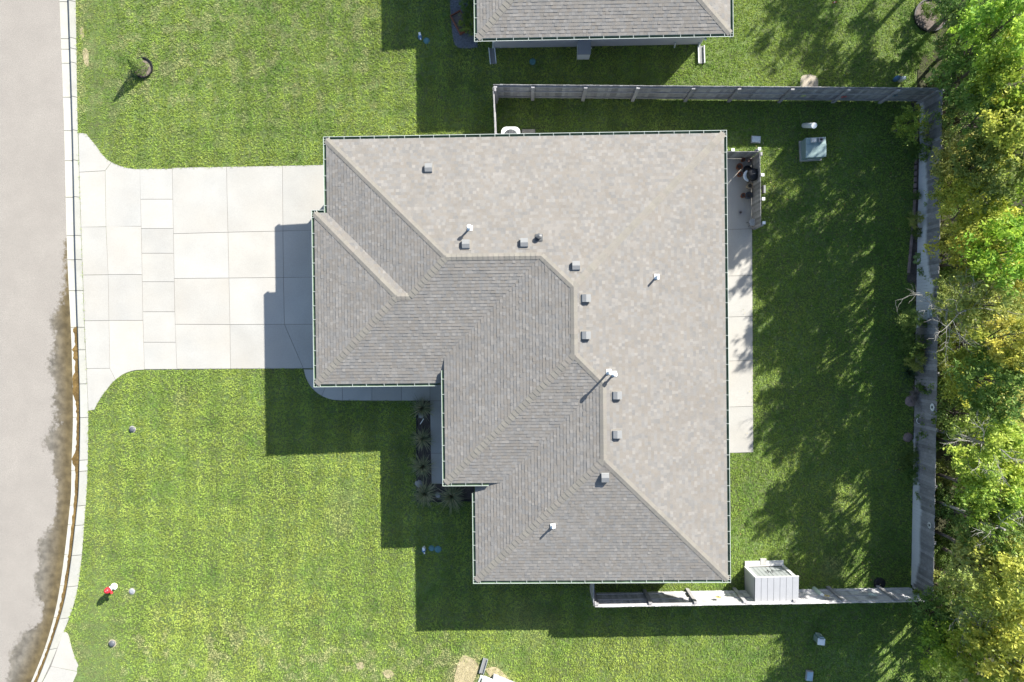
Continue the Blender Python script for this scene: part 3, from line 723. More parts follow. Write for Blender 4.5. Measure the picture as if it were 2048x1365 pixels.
# ------------------------------------------------------------------ shed
b0, b1 = at(1488.5, 1133), at(1567.5, 1131); wv = b1-b0; SWd = Vector((wv.x, wv.y)).length; rs = math.atan2(wv.y, wv.x)
shed = thing('storage_shed', 'grey resin storage shed with double doors and lean-to roof by the south fence', 'shed', tuple(b0), rs)
SD, HF, HB = 1.12, 1.66, 1.52
mb = MB(); mb.prism([(0.02, -SD), (SWd-.02, -SD), (SWd-.02, -.08), (.02, -.08)], .02, 1.45); mb.build('body', M['shed'], shed)
for s, nm in ((0, 'side_wall'), (1, 'side_wall')):
    x = s*SWd; mb = MB(); dx = -.012 if s == 0 else .012
    for k in range(13):
        z0 = .03+k*.118; z1 = min(z0+.11, 1.5); mb.face([(x+dx, -.02, z0), (x+dx, -SD, z0), (x+dx*.3, -SD, z1), (x+dx*.3, -.02, z1)]); mb.face([(x, -.02, z0), (x, -SD, z0), (x+dx, -SD, z0), (x+dx, -.02, z0)])
    mb.build(nm, M['shed'], shed)
for x in (.06, SWd-.06):
    mb = MB(); mb.box((x, -.03, .80), (.15, .09, 1.6)); mb.build('door_frame', M['shedtrim'], shed)
mb = MB(); mb.box((SWd/2, -.035, 1.585), (SWd-.26, .08, .07)); mb.build('lintel', M['shedtrim'], shed)
dw = (SWd-.28)/2
for s in (0, 1):
    x0 = .14+s*dw; mb = MB(); mb.box((x0+dw/2, -.06, .79), (dw-.012, .035, 1.5))
    for k in range(4): mb.box((x0+dw*(k+.5)/4, -.038, .79), (dw/4-.03, .012, 1.4))
    dr = mb.build('door', M['sheddoor'], shed)
    hx = SWd/2+(-.10 if s == 0 else .10); mb = MB(); mb.tube([(hx, -.03, .72), (hx, .045, .74), (hx, .045, .88), (hx, -.03, .90)], .016, 6); mb.build('handle', M['black'], dr)
npan = 7; rw = SWd+.1
for k in range(npan):
    x0 = -.05+rw*k/npan+.007; x1 = -.05+rw*(k+1)/npan-.007; mb = MB()
    for zz, dz in ((0, 0),):
        mb.prism([(x0, .05, HF+.03), (x1, .05, HF+.03), (x1, -SD-.06, HB+.02), (x0, -SD-.06, HB+.02)], -.05, .02)
    mb.build('roof_panel', M['shed'], shed)
mb = MB(); mb.prism([(-.05, .05, HF+.03), (-.05+rw, .05, HF+.03), (-.05+rw, -SD-.06, HB+.02), (-.05, -SD-.06, HB+.02)], -.055, .004); mb.build('roof_base', M['dark'], shed)
mb = MB(); mb.box((SWd/2, .065, HF+.02), (rw, .035, .07)); mb.build('roof_trim', M['shedtrim'], shed)
mb = MB(); mb.box((SWd/2, .12, .03), (SWd-.05, .25, .06)); mb.build('ramp', M['shedtrim'], shed)

# ------------------------------------------------------------------ small things: builders
def simple(name, label, cat, mesh_parts, loc, rz=0, group=None):
    r = thing(name, label, cat, loc, rz, group)
    for nm, mb, mm, sm in mesh_parts: mb.build(nm, mm, r, smooth=sm)
    return r
def lathe(prof, n=16, c=(0, 0, 0)): return MB().lathe(prof, n, c)
# transformer
q = at(1601, 322); rt = .05
tr = thing('transformer_box', 'teal grey steel utility transformer box in the back yard lawn', 'utility box', tuple(q), rt)
mb = MB(); mb.box((.44, .42, .05), (.98, .94, .1)); mb.build('pad', M['concrete'], tr)
mb = MB(); mb.prism([(0, 0), (.88, 0), (.88, .84), (0, .84)], .09, .60); mb.build('cabinet', M['teal'], tr)
mb = MB(); mb.prism([(-.02, -.02, .66), (.90, -.02, .66), (.90, .53, .74), (-.02, .53, .74)], -.06, 0); mb.build('lid', M['teal'], tr)
mb = MB(); mb.prism([(-.01, .54), (.89, .54), (.89, .85), (-.01, .85)], .59, .72); mb.build('rear_cover', M['teal'], tr)
mb = MB(); mb.box((.3, .70, .80), (.2, .18, .16)); mb.build('meter_box', M['shedtrim'], tr)
mb = MB(); mb.box((.63, .71, .79), (.2, .18, .14)); mb.box((.63, .71, .87), (.1, .08, .03), m=1); mb.build('meter_box', [M['shed'], M['black']], tr)
mb = MB(); mb.box((.36, -.03, .3), (.3, .02, .06)); mb.build('handle', M['shedtrim'], tr)
q = at(1608, 251.5); qt = at(1628, 251.5, 1.26)-q; sp = thing('standpipe', 'white plastic standpipe with flat cap north of the transformer box', 'pipe', tuple(q))
MB().tube([(0, 0, 0), tuple(qt)], .115, 18).build('shaft', M['pvc'], sp, smooth=False); MB().tube([tuple(qt*.96), tuple(qt*1.02)], .125, 18).build('cap', M['pvc'], sp)
q = at(1628, 1178); simple('standpipe', 'pale green standpipe leaning before the south fence, east of the shed', 'pipe', [('shaft', lathe([(.11, 0), (.11, .9)], 16), mat('pale green plastic', (.42, .5, .40), .5), True), ('cap', lathe([(.115, .9), (.1, .98), (0, 1.0)], 16), M['pvc'], True)], tuple(q))
def lid_box(px, py, w, d, h, mm, label, rz=0., group=None):
    q = at(px, py); simple('utility_vault', label, 'utility vault', [('rim', MB().box((0, 0, h/2), (w, d, h)), M['shed'], False), ('lid', MB().box((0, 0, h+.012), (w-.05, d-.05, .024)), mm, False)], tuple(q), rz, group)
lid_box(1510.5, 280.5, .42, .31, .12, mat('pale lid', (.5, .56, .57), .5), 'pale rectangular utility lid in the grass by the patio corner', -.06)
lid_box(1617, 1350, .30, .44, .15, mat('blue grey lid', (.28, .40, .47), .5), 'blue grey utility lid near the bottom edge of the photo', -.1)
q = at(1633, 1274); r = thing('utility_pedestal', 'small green grey utility pedestal south of the back fence', 'utility box', tuple(q), -.1)
MB().box((0, 0, .25), (.28, .26, .5)).build('body', mat('green grey steel', (.2, .26, .22), .5), r); mb = MB(); mb.prism([(-.16, -.15), (.16, -.15), (.16, .15), (-.16, .15)], .5, .55); mb.build('cap', M['pvc'], r); MB().box((.0, .17, .3), (.2, .1, .5)).build('side_box', M['teal'], r)
q = at(1526, 1123); tag(MB().box((0, 0, .04), (.28, .28, .08)).build('paving_stone', M['concrete'], None, tuple(q)), 'single pale square paving stone in front of the shed', 'paving stone')
# hydrant
q = at(229, 1173); hy = thing('fire_hydrant', 'red and white fire hydrant in the front lawn near the kerb', 'fire hydrant', tuple(q), .5)
lathe([(.16, 0), (.16, .05), (.11, .06), (.11, .5), (.14, .52)], 16).build('barrel', M['pvc'], hy, smooth=False)
lathe([(.15, .52), (.15, .56), (.145, .6), (.12, .68), (.06, .735), (.035, .74), (.035, .78), (0, .785)], 18).build('bonnet', M['red'], hy, smooth=True)
for a in (0, math.pi, -math.pi/2):
    mb = MB(); d = Vector((math.cos(a), math.sin(a), 0)); mb.tube([d*.08+Vector((0, 0, .4)), d*.2+Vector((0, 0, .4))], .05, 10); mb.tube([d*.19+Vector((0, 0, .4)), d*.24+Vector((0, 0, .4))], [.062, .055], 10); mb.build('nozzle', M['red'] if a else M['pvc'], hy)
# lids sunk in the lawn
def sunk(px, py, r_, dome, mm, label, ring=None):
    q = at(px, py); o = thing('valve_cover', label, 'valve cover', tuple(q))
    lathe([(r_*1.25, -.02), (r_*1.25, .015), (r_*1.02, .02)], 18).build('collar', ring or M['stone'], o)
    lathe([(r_, .015), (r_*.95, .03+dome*.5), (r_*.6, .03+dome*.9), (0, .03+dome)], 18).build('lid', mm, o, smooth=True)
sunk(264, 1183, .12, .0, M['ventgrey'], 'flat grey valve cover sunk in a hole beside the hydrant')
sunk(225, 1287, .15, .09, M['lidgrey'], 'grey domed meter cover in a ring of dry grass, south of the hydrant', M['drybare'])
sunk(265, 859, .13, .06, M['lidgrey'], 'small grey domed cover in the front lawn below the driveway')
sunk(863, 1097, .11, .0, M['tealdisc'], 'round teal lid in house shadow, directly right of the blue pump', M['tealdisc'])
sunk(876, 1099, .13, .0, M['tealdisc'], 'round teal lid in house shadow, the farther one from the blue pump', M['tealdisc'])
sunk(853, 82, .12, .0, M['tealdisc'], 'round teal lid in the shade of the neighbouring house, right of the white device', M['tealdisc'])
sunk(1065, 124, .12, .0, M['tealdisc'], 'round teal lid in the dark strip between neighbouring house and fence', M['tealdisc'])
sunk(1759, 1167, .22, .0, M['black'], 'round black lid in the lawn near the fence corner', M['black'])
def device(px, py, label):
    q = at(px, py); o = thing('irrigation_valve', label, 'irrigation valve', tuple(q), .3)
    lathe([(.09, 0), (.09, .22), (.05, .28), (0, .29)], 12).build('body', M['blue'], o, smooth=True); MB().box((.03, .08, .15), (.1, .14, .3)).build('head', M['pvc'], o); MB().tube([(0, -.05, .2), (0, -.16, .22)], .03, 8).build('spout', M['pvc'], o)
device(848.5, 1099, 'blue and white valve sticking up in the house shadow, lower lawn'); device(841, 77, 'blue and white valve in the lawn left of the neighbouring house')
# air conditioners
def ac(px, py, w, h, label, top, rz=0.):
    q = at(px, py); o = thing('air_conditioner', label, 'air conditioner', tuple(q), rz)
    MB().box((0, 0, .04), (w+.2, w+.2, .08)).build('pad', M['concrete'], o); return o
q = at(1022, 281); o = thing('air_conditioner', 'round cornered white air conditioner with fan grille, half under our roof edge', 'air conditioner', tuple(q))
AZ = .62
def rrect(w, r_, n=5): return [(sx*(w/2-r_)+r_*math.cos(a0+math.pi/2*k/n), sy*(w/2-r_)+r_*math.sin(a0+math.pi/2*k/n)) for sx, sy, a0 in ((1, 1, 0), (-1, 1, math.pi/2), (-1, -1, math.pi), (1, -1, 1.5*math.pi)) for k in range(n+1)]
MB().prism(rrect(.82, .22), .08, AZ).build('case', M['pvc'], o); MB().prism(rrect(.86, .24), AZ, AZ+.05).build('top_ring', M['pvc'], o)
lathe([(.32, AZ+.051), (.32, AZ+.06), (.0, AZ+.062)], 24).build('fan_well', M['dark'], o)
mb = MB(); mb.lathe([(.1, AZ+.062), (.09, AZ+.09), (0, AZ+.09)], 14)
for k in range(10): a = k*math.pi/5; mb.box((.2*math.cos(a), .2*math.sin(a), AZ+.075), (.24, .012, .012), a)
mb.build('grille', M['vent'], o)
q = at(1057, 271); tag(MB().box((0, 0, .05), (.62, .5, .1)).build('concrete_pad', M['drybare'], None, tuple(q)), 'bare tan concrete pad right beside the white air conditioner', 'pad')
q = at(1166, 109); o = thing('air_conditioner', 'boxy grey generator like unit by the neighbouring house wall', 'air conditioner', tuple(q))
MB().box((0, .12, .33), (.56, .74, .66)).build('case', M['pvc'], o); MB().prism([(-.3, -.28), (.3, -.28), (.3, .52), (-.3, .52)], .66, .70).build('lid', M['ventgrey'], o); MB().box((.32, .08, .5), (.1, .03, .03)).build('handle', M['pvc'], o)
# downspouts with splash trays at the neighbouring house
def tray(px, py, rz, L, label, dsx=0.):
    q = at(px, py); o = thing('splash_tray', label, 'splash tray', tuple(q), rz)
    MB().box((0, -L/2, .02), (.26, L, .03)).build('floor', M['vent'], o)
    for s in (-1, 1): MB().box((s*.135, -L/2, .06), (.035, L, .12)).build('side', M['pvc'], o)
    return o
tray(983.5, 97, .10, .74, 'white splash tray below the downspout at the left end of the neighbouring wall'); tray(1401.5, 93, .03, .80, 'sunlit white splash tray at the right end of the neighbouring wall')
for px, py, tx, ty in ((987, 99, 987, 84), (1397, 95, 1411, 80)):
    a = at(px, py); b = at(tx, ty, 2.4); mb = MB(); mb.tube([a+Vector((0, 0, .12)), a+Vector((0, .35, .3)), Vector((b.x, a.y+.5, 2.0)), b], .05, 6)
    o = mb.build('downspout', M['white'], nhouse); o.matrix_parent_inverse = Matrix.Identity(4); o.location = (0, 0, 0)
    Lm = Matrix.Translation(NB) @ Matrix.Rotation(.011, 4, 'Z'); o.matrix_local = Lm.inverted()
for px in (1002, 1348):
    a = at(px, 95); mb = MB(); mb.tube([(a.x, a.y+.35, .35), (a.x, a.y+.05, .35), (a.x, a.y-.05, .1)], .035, 6); o = mb.build('drain_pipe', M['white'], nhouse); o.matrix_local = (Matrix.Translation(NB) @ Matrix.Rotation(.011, 4, 'Z')).inverted()
# corner of the next house at the bottom edge
q = at(962, 1352, 2.4)
sh = thing('south_house', 'corner of another house with a white sunlit roof at the bottom edge', 'house', (q.x, q.y, 0), -.38)
MB().prism([(.14, -.14, 2.42), (9, -.14, 2.42), (9, -6, 3.2), (.14, -6, 3.2)], -.04, 0).build('roof', mat('white roof', (.62, .62, .60), .5, .05, 2), sh)
MB().prism([(.8, -.8), (9, -.8), (9, -6), (.8, -6)], -.2, 2.35).build('wall', M['siding'], sh)
for nm, d in (('gutter', [(-.02, -6), (.12, -6), (.12, -.02), (-.02, -.02)]), ('gutter', [(.13, -.13), (9, -.13), (9, .0), (.13, .0)])):
    MB().prism(d, 2.28, 2.40).build(nm, M['white'] if nm == 'gutter' and d[0][0] < 0 else M['soffit'], sh)
MB().box((.075, -3, 2.405), (.05, 5.8, .012)).build('trough', M['black'], sh)
q = at(963, 1346); o = thing('splash_tray', 'grey splash tray in the dry grass at the bottom edge corner', 'splash tray', (q.x, q.y, 0), math.pi-.28)
MB().box((0, -.36, .05), (.19, .72, .04)).build('floor', M['vent'], o)
for s in (-1, 1): MB().box((s*.1, -.36, .07), (.03, .72, .12)).build('side', M['ventgrey'], o)

# patio things
def pot(px, py, r_, h, mm, label, plant=None, name='plant_pot', cat='plant pot'):
    q = at(px, py); o = thing(name, label, cat, (q.x, q.y, .012), 0)
    lathe([(r_*.7, 0), (r_*.95, h*.9), (r_*1.05, h*.9), (r_*1.05, h), (r_*.88, h), (r_*.88, h*.85)], 16).build('pot', mm, o)
    lathe([(r_*.87, h*.8), (r_*.5, h*.86), (0, h*.87)], 12).build('soil', plant or M['soil'], o); return o
pot(1476, 336, .14, .26, M['terracotta'], 'larger terracotta pot with brown withered plant on the patio'); pot(1477.5, 351, .12, .2, M['terracotta'], 'terracotta pot just south of the withered plant')
pot(1491, 343, .19, .3, M['black'], 'wide black tub against the screen, north of the grill'); pot(1484, 393, .11, .22, M['terracotta'], 'small brown pot beside the round grey planter')
pot(1494, 393.5, .16, .3, M['dark'], 'round dark grey planter on the patio, south of the grill'); pot(1497, 374, .15, .28, mat('cream ceramic', (.45, .36, .24), .6), 'cream rimmed pot touching the south side of the grill')
pot(1480, 426, .10, .10, M['stone'], 'low ring shaped dish alone on the patio floor'); pot(1484, 322, .09, .2, M['terracotta'], 'small terracotta pot near the north screen'); pot(1497, 323, .08, .2, M['brick'], 'little brick coloured pot in the corner of the screen')
q = at(1494.5, 358); o = thing('kettle_grill', 'black barbecue grill with a white curved shelf on the patio', 'grill', (q.x, q.y, .012), .1)
for a in (0.5, 2.6, 4.7): MB().tube([(.2*math.cos(a), .2*math.sin(a), 0), (.1*math.cos(a), .1*math.sin(a), .6)], .016, 6).build('leg', M['black'], o)
lathe([(.05, .55), (.2, .6), (.27, .72), (.285, .8)], 18).build('bowl', M['black'], o, smooth=True); lathe([(.29, .8), (.27, .9), (.18, .98), (.05, 1.02), (0, 1.02)], 18).build('lid', M['black'], o, smooth=True)
MB().tube([(-.05, 0, 1.02), (-.05, 0, 1.07), (.05, 0, 1.07), (.05, 0, 1.02)], .012, 6).build('handle', M['dark'], o)
mb = MB(); mb.prism([(-.10+.3*math.cos(a), .28*math.sin(a)) for a in np.linspace(math.pi*.6, math.pi*1.4, 9)]+[(-.2, -.24), (-.2, .24)], .66, .70); mb.build('shelf', M['pvc'], o)
q = at(1499, 448); o = thing('slatted_stool', 'small round stool with pale striped slats at the patio corner', 'stool', (q.x, q.y, .012), .4)
for k in range(6):
    x = -.125+.05*k; w = math.sqrt(max(.0, .16**2-x*x)); MB().box((x, 0, .43), (.036, 2*w, .02)).build('slat', M['shedtrim'], o)
for a in range(4): MB().tube([(.1*math.cos(a*1.57+.8), .1*math.sin(a*1.57+.8), .42), (.14*math.cos(a*1.57+.8), .14*math.sin(a*1.57+.8), 0)], .014, 6).build('leg', M['dark'], o)
lathe([(.155, .38), (.155, .42), (.13, .42), (.13, .38)], 18).build('ring', M['dark'], o)

# ornaments on the fences
def flower(px, py, hgt, mm, mc, face, label, r_=.17, n=10, name='fence_ornament'):
    q = at(px, py, hgt)
    if name == 'fence_ornament':
        if face == 'W': q.x = SE_.x+(NE_.x-SE_.x)*(q.y-SE_.y)/(NE_.y-SE_.y)-.03
        elif face == 'S': q.y = NW_.y+(NE_.y-NW_.y)*(q.x-NW_.x)/(NE_.x-NW_.x)-.16
        else: q.y = SW_.y+(SE_.y-SW_.y)*(q.x-SW_.x)/(SE_.x-SW_.x)+.16
    o = thing(name, label, 'ornament', tuple(q), 0)
    rot = {'S': Matrix.Rotation(math.pi/2, 4, 'X'), 'N': Matrix.Rotation(-math.pi/2, 4, 'X'), 'W': Matrix.Rotation(-math.pi/2, 4, 'Y')}[face]
    for k in range(n):
        a = 2*math.pi*k/n; mb = MB(); c, s = math.cos(a), math.sin(a)
        mb.prism([(c*r_*.3-s*r_*.1, s*r_*.3+c*r_*.1), (c*r_*.3+s*r_*.1, s*r_*.3-c*r_*.1), (c*r_*.8+s*r_*.2, s*r_*.8-c*r_*.2), (c*r_, s*r_), (c*r_*.8-s*r_*.2, s*r_*.8+c*r_*.2)], .02, .03)
        p_ = mb.build('petal', mm, o); p_.matrix_local = rot
    c_o = lathe([(r_*.34, .0), (r_*.34, .04), (0, .05)], 12).build('centre', mc, o); c_o.matrix_local = rot
lime = mat('lime paint', (.35, .45, .2), .5)
flower(1607, 178.5, 1.15, lime, M['yellow'], 'S', 'lime green flower ornament on the north fence', .13, 6); flower(1688, 183, 1.05, M['red'], M['dark'], 'S', 'red flower ornament on the north fence', .13, 6)
flower(1790, 178, 1.25, mat('blue paint', (.06, .16, .24), .4), M['dark'], 'S', 'dark blue butterfly like ornament on the north fence', .14, 5)
flower(1871, 815, 1.55, M['pvc'], M['dark'], 'W', 'white sunflower ornament high on the east fence', .18, 14); flower(1866.5, 1051, 1.5, M['shedtrim'], M['black'], 'W', 'dark and white flower ornament low down the east fence', .16, 9)
flower(1870, 628, 1.35, M['teal'], M['pvc'], 'W', 'pale teal oval ornament behind the bare branches on the east fence', .15, 8)
flower(1437, 1211, 1.3, M['yellow'], M['dark'], 'N', 'yellow sun ornament on the south fence west of the shed', .14, 9); flower(1654, 1208, 1.35, M['yellow'], M['brick'], 'N', 'yellow sun ornament on the south fence east of the shed', .13, 9)
flower(1745, 1206, 1.3, mat('mint paint', (.5, .6, .55), .5), M['pvc'], 'N', 'mint white palm like ornament on the south fence', .19, 8)
flower(1669, 4, .55, M['red'], M['pvc'], 'S', 'red garden flower on a stake in the upper right lawn', .1, 6, 'garden_stake')
q = at(1794, 160); o = thing('garden_gnome', 'small blue figure with a white block behind the north fence', 'garden figure', tuple(q)); lathe([(.1, 0), (.12, .2), (.06, .4), (.07, .48), (0, .55)], 12, (-.1, 0, 0)).build('body', M['blue'], o); lathe([(.06, .5), (.06, .55), (0, .6)], 10, (-.1, .03, 0)).build('head', M['yellow'], o); MB().box((.12, -.05, .2), (.16, .14, .4)).build('block', M['pvc'], o)
# hoop and stones by the fence
q = at(1828, 839); mb = MB(); mb.tube([(.15*math.cos(a), .15*math.sin(a), .5) for a in np.linspace(0, 2*math.pi, 25)], .014, 6, cap=False); r = thing('garden_hoop', 'thin white ring on a stake beside the east fence', 'garden hoop', tuple(q)); mb.build('ring', M['pvc'], r); MB().tube([(.15, 0, 0), (.15, 0, .5)], .008, 5).build('stake', M['dark'], r)
def rock(px, py, s, label, mm=None, h=.5, group=None):
    q = at(px, py); r_ = np.random.default_rng(int(px*7+py)); prof = []
    mb = MB(); n = 9
    for k, (rr, z) in enumerate(((1, 0), (1.05, .3*h), (.85, .75*h), (.4, h))):
        for j in range(n):
            a = 2*math.pi*j/n; f = rr*s*(1+.22*(r_.random()-.5)); mb.v.append((f*math.cos(a)*1.15, f*math.sin(a), z*s))
    for k in range(3):
        for j in range(n): mb.f.append((k*n+j, k*n+(j+1) % n, (k+1)*n+(j+1) % n, (k+1)*n+j)); mb.m.append(0); mb.c.append(None)
    mb.f.append(tuple(3*n+j for j in range(n))); mb.m.append(0); mb.c.append(None)
    tag(mb.build('rock', mm or M['stone'], None, tuple(q), r_.random()*3), label, 'rock', group)
rock(1815, 875, .2, 'round pinkish rock on the lawn edge near the east fence', M['brick']); rock(1833, 881, .17, 'pale square rock leaning by the east fence', M['stone']); rock(1822, 802, .26, 'larger brown rock under the tangled dry plant', M['brick'])
rock(838, 968, .16, 'pale rock at the corner of the front bed', M['stone']); rock(876, 990, .13, 'pale rock between the two southern grass clumps', M['stone']); rock(843, 830, .14, 'grey rock below the top grass clump', M['stone'])
# hose by the corner
q = [(1741, 1177), (1748, 1179), (1755, 1181), (1760, 1176), (1757, 1183)]
mb = MB(); mb.tube([tuple(at(*a)+Vector((0, 0, .05))) for a in smooth_px(q, 4)], .018, 6); tag(mb.build('garden_hose', M['pvc']), 'short white hose end lying by the south fence corner', 'hose')

# ------------------------------------------------------------------ garden beds
def bed(name, pts, mm, z=.02): return tag(MB().prism(gpoly(pts), -.05, z).build(name, mm), kind='structure')
bed('front_bed', [(833, 803), (860, 803), (863, 969), (947, 969), (949, 1000), (834, 1003)], M['soil'], .015)
bed('east_bed', smooth_px([(1822, 205), (1838, 205), (1839, 560), (1828, 565), (1815, 562), (1817, 520), (1826, 440), (1829, 330), (1826, 230)], 3), M['soil'], .015)
nb = smooth_px([(900, -25), (901, 20), (904, 60), (908, 85), (918, 96), (940, 97), (955, 95)], 4)+[(955, -25)]
bed('neighbour_bed', nb, M['gravel'], .02)
M['litter'] = mat('leaf litter', (.036, .030, .022), .95, .45, 4, .5, 22, bump=.8, bscale=20, hue=((.05, .065, .02), 2, .7))
_fl = [(19.6+.9*math.sin(k*1.7)+random.uniform(-.4, .4), -12.6-k*.6) for k in range(9)]
tag(MB().prism([(18.4, -12.3)]+_fl+[(20.5, -60), (60, -60), (60, 40), (21, 40), (19.5, 15), (18.6, 12.4)], -.05, .012).build('woodland_floor', M['litter']), kind='structure')
M['straw'] = mat('dry thatch', (.33, .285, .175), .95, .3, 6, .35, 40, bump=.5)
def patch(pts): bed('dry_patch', smooth_px(pts+[pts[0]], 4), M['straw'], .003)
patch([(908, 1362), (914, 1335), (925, 1312), (945, 1318), (958, 1335), (952, 1352), (938, 1380), (915, 1385)]); patch([(970, 1338), (992, 1335), (1012, 1352), (1030, 1375), (1005, 1380), (985, 1360)])
patch([(165, 104), (170, 96), (177, 104), (182, 122), (176, 134), (168, 124)]); patch([(160, 58), (165, 54), (168, 68), (163, 80)]); patch([(712, 1328), (724, 1325), (728, 1336), (716, 1339)]); patch([(764, 1344), (778, 1340), (788, 1350), (774, 1357)])
bed('bare_patch', smooth_px([(1600, 175), (1602, 155), (1612, 150), (1628, 151), (1636, 160), (1636, 177)], 3), M['drybare'], .012)
edge = [(1833, 262), (1830, 330), (1828, 400), (1825, 450), (1820, 500), (1816, 545)]
ep = smooth_px(edge, 6); root = thing('bed_edging', 'row of reddish edging bricks along the garden bed by the east fence', 'edging', tuple(at(*edge[0])))
bk = MB(); bk.box((0, 0, .05), (.19, .09, .1)); bme = bk.mesh('brick', M['brick']); base = at(*edge[0])
for i in range(len(ep)-1):
    a, b = at(*ep[i]), at(*ep[i+1]); n = max(1, int((b-a).length/.2))
    for k in range(n):
        p_ = a.lerp(b, (k+.5)/n); place('brick', bme, root, p_-base, math.atan2(b.y-a.y, b.x-a.x)+random.uniform(-.08, .08))
mb = MB(); mb.tube([tuple(at(x, y)+Vector((0, 0, .03))) for x, y in ((833.5, 803), (834, 900), (834.5, 1003), (890, 1003), (948, 1001))], .035, 6); tag(mb.build('bed_border', M['black']), 'black plastic border along the front garden bed', 'edging')
q = at(845, 842); mb = MB(); mb.tube([(-.1, -.15, .05), (.1, .13, .32)], .018, 6); tag(mb.build('garden_stake', M['pvc'], None, tuple(q)), 'thin white stick leaning in the front bed', 'stake')
# planter box in the neighbour's bed
q = at(921, 48); o = thing('planter_box', 'brown wooden planter box with a small green plant in the neighbouring bed', 'planter', tuple(q), .5)
for d, c in (((.04, .95, .25), (-.25, 0, .12)), ((.04, .95, .25), (.25, 0, .12)), ((.46, .04, .25), (0, -.455, .12)), ((.46, .04, .25), (0, .455, .12))): MB().box(c, d).build('side_board', M['terracotta'], o)
MB().box((0, 0, .1), (.45, .86, .14)).build('soil', M['mulch'], o)

# ------------------------------------------------------------------ plants
def leaf_cards(C, size, colors, up=.55, seed=1, aspect=.45):
    """diamond leaves at points C with own colours"""
    r = np.random.default_rng(seed); n = len(C); nrm = r.normal(size=(n, 3)); nrm[:, 2] = np.abs(nrm[:, 2])+up*1.6; nrm /= np.linalg.norm(nrm, axis=1)[:, None]
    t = r.normal(size=(n, 3)); t -= nrm*(t*nrm).sum(1)[:, None]; t /= np.linalg.norm(t, axis=1)[:, None]; b = np.cross(nrm, t)
    s = size*(.65+.7*r.random(n))[:, None]; V = np.stack([C-t*s*.5, C+b*s*aspect*.5, C+t*s*.5, C-b*s*aspect*.5], 1).reshape(-1, 3)
    return V, np.arange(4*n).reshape(n, 4), colors
def crown_mesh(seed, Rr, Hh, nclump, nleaf, size, pal, hollow=.35):
    """leaf clumps through an ellipsoid, radius Rr, height Hh, centred at z=0"""
    r = np.random.default_rng(seed); C = []; col = []; centres = []
    pal = np.array(pal)
    for k in range(nclump):
        d = r.normal(size=3); d /= np.linalg.norm(d); d[2] = d[2]*.9+.1
        rad = (hollow+(1-hollow)*r.random()**.6)*(1+.25*(r.random()-.5)); c = d*np.array([Rr, Rr, Hh/2])*rad; centres.append(c)
        m = int(nleaf/nclump*(.5+r.random())); cr = Rr*(.12+.10*r.random())
        p = r.normal(size=(m, 3))*np.array([cr, cr, cr*.62])
        # leaves sit on short twigs: pull groups together
        tw = r.normal(size=(max(3, m//14), 3))*np.array([cr, cr, cr*.6]); ti = r.integers(0, len(tw), m); p = .35*p+.75*tw[ti]
        C.append(c+p); base = pal[r.integers(0, len(pal))]; v = (1+.3*(r.random((m, 1))-.5))*(1+.25*(r.random()-.5)); mixp = pal[r.integers(0, len(pal), m)]
        col.append((base*.65+mixp*.35)*v)
    C = np.concatenate(C); col = np.concatenate(col); V, Fc, cc = leaf_cards(C, size, np.clip(col, .005, 1), .22, seed+1, .52)
    return np_mesh('crown', V, Fc, [M['leaf']], cc), np.array(centres)
GREEN = [(.14, .23, .058), (.185, .285, .065), (.115, .19, .05), (.23, .32, .07)]
YEL = [(.44, .49, .08), (.54, .56, .10), (.36, .44, .075), (.27, .37, .07)]
LIME = [(.27, .40, .055), (.34, .46, .06), (.20, .33, .055), (.41, .49, .06)]
OLIVE = [(.31, .38, .11), (.42, .46, .14), (.24, .31, .09), (.50, .52, .16)]
CR = {}
for nm, pal, sd in (('green', GREEN, 11), ('lime', LIME, 22), ('olive', OLIVE, 33), ('yellow', YEL, 44)):
    for v in range(2): CR[nm, v] = crown_mesh(sd+v*7, 1.0, 1.5, 46, 4700, .096, pal)
def tree(px, py, zc, Rr, Hh, kind, label, name='deciduous_tree', cat='tree', v=0, trunk=True, group='trees behind the back fence', rad=.09, pale=False):
    c = at(px, py, zc); base = Vector((max(c.x, 18.95+random.random()*.5) if group == 'trees behind the back fence' else c.x, c.y, gz(c.x))); off = c.x-base.x; o = thing(name, label, cat, tuple(base), 0, group)
    me, cen = CR[kind, v]
    k = place('crown', me, o, (off, 0, zc), random.uniform(0, 6.28)); k.scale = (Rr, Rr, Hh/1.5); k.color = (random.uniform(.9, 1.1), random.uniform(.92, 1.08), random.uniform(.9, 1.1), 1)
    if trunk:
        mb = MB(); ang = k.rotation_euler.z; rm = Matrix.Rotation(ang, 3, 'Z')
        mb.tube([(0, 0, -.1), (off*.2, random.uniform(-.1, .1), zc*.45), (off*.9, random.uniform(-.2, .2), zc+Hh*.15)], [rad, rad*.75, rad*.25], 7)
        mb.build('trunk', M['palebark'] if pale else M['bark'], o)
        lm = MB()
        for q in cen[::2]:
            e = rm @ Vector((q[0]*Rr, q[1]*Rr, q[2]*Hh/1.5)); e.z += zc; e.x += off; s = Vector((off*.35, 0, max(.2, min(e.z-.3, zc*.55+random.uniform(-.3, .6)*zc*.3))))
            m_ = s.lerp(e, .5)+Vector((random.uniform(-.15, .15), random.uniform(-.15, .15), .1)); lm.tube([s, m_, e], [rad*.33, rad*.2, rad*.06], 5, cap=False)
        lm.build('limbs', M['palebark'] if pale else M['bark'], o)
    return o
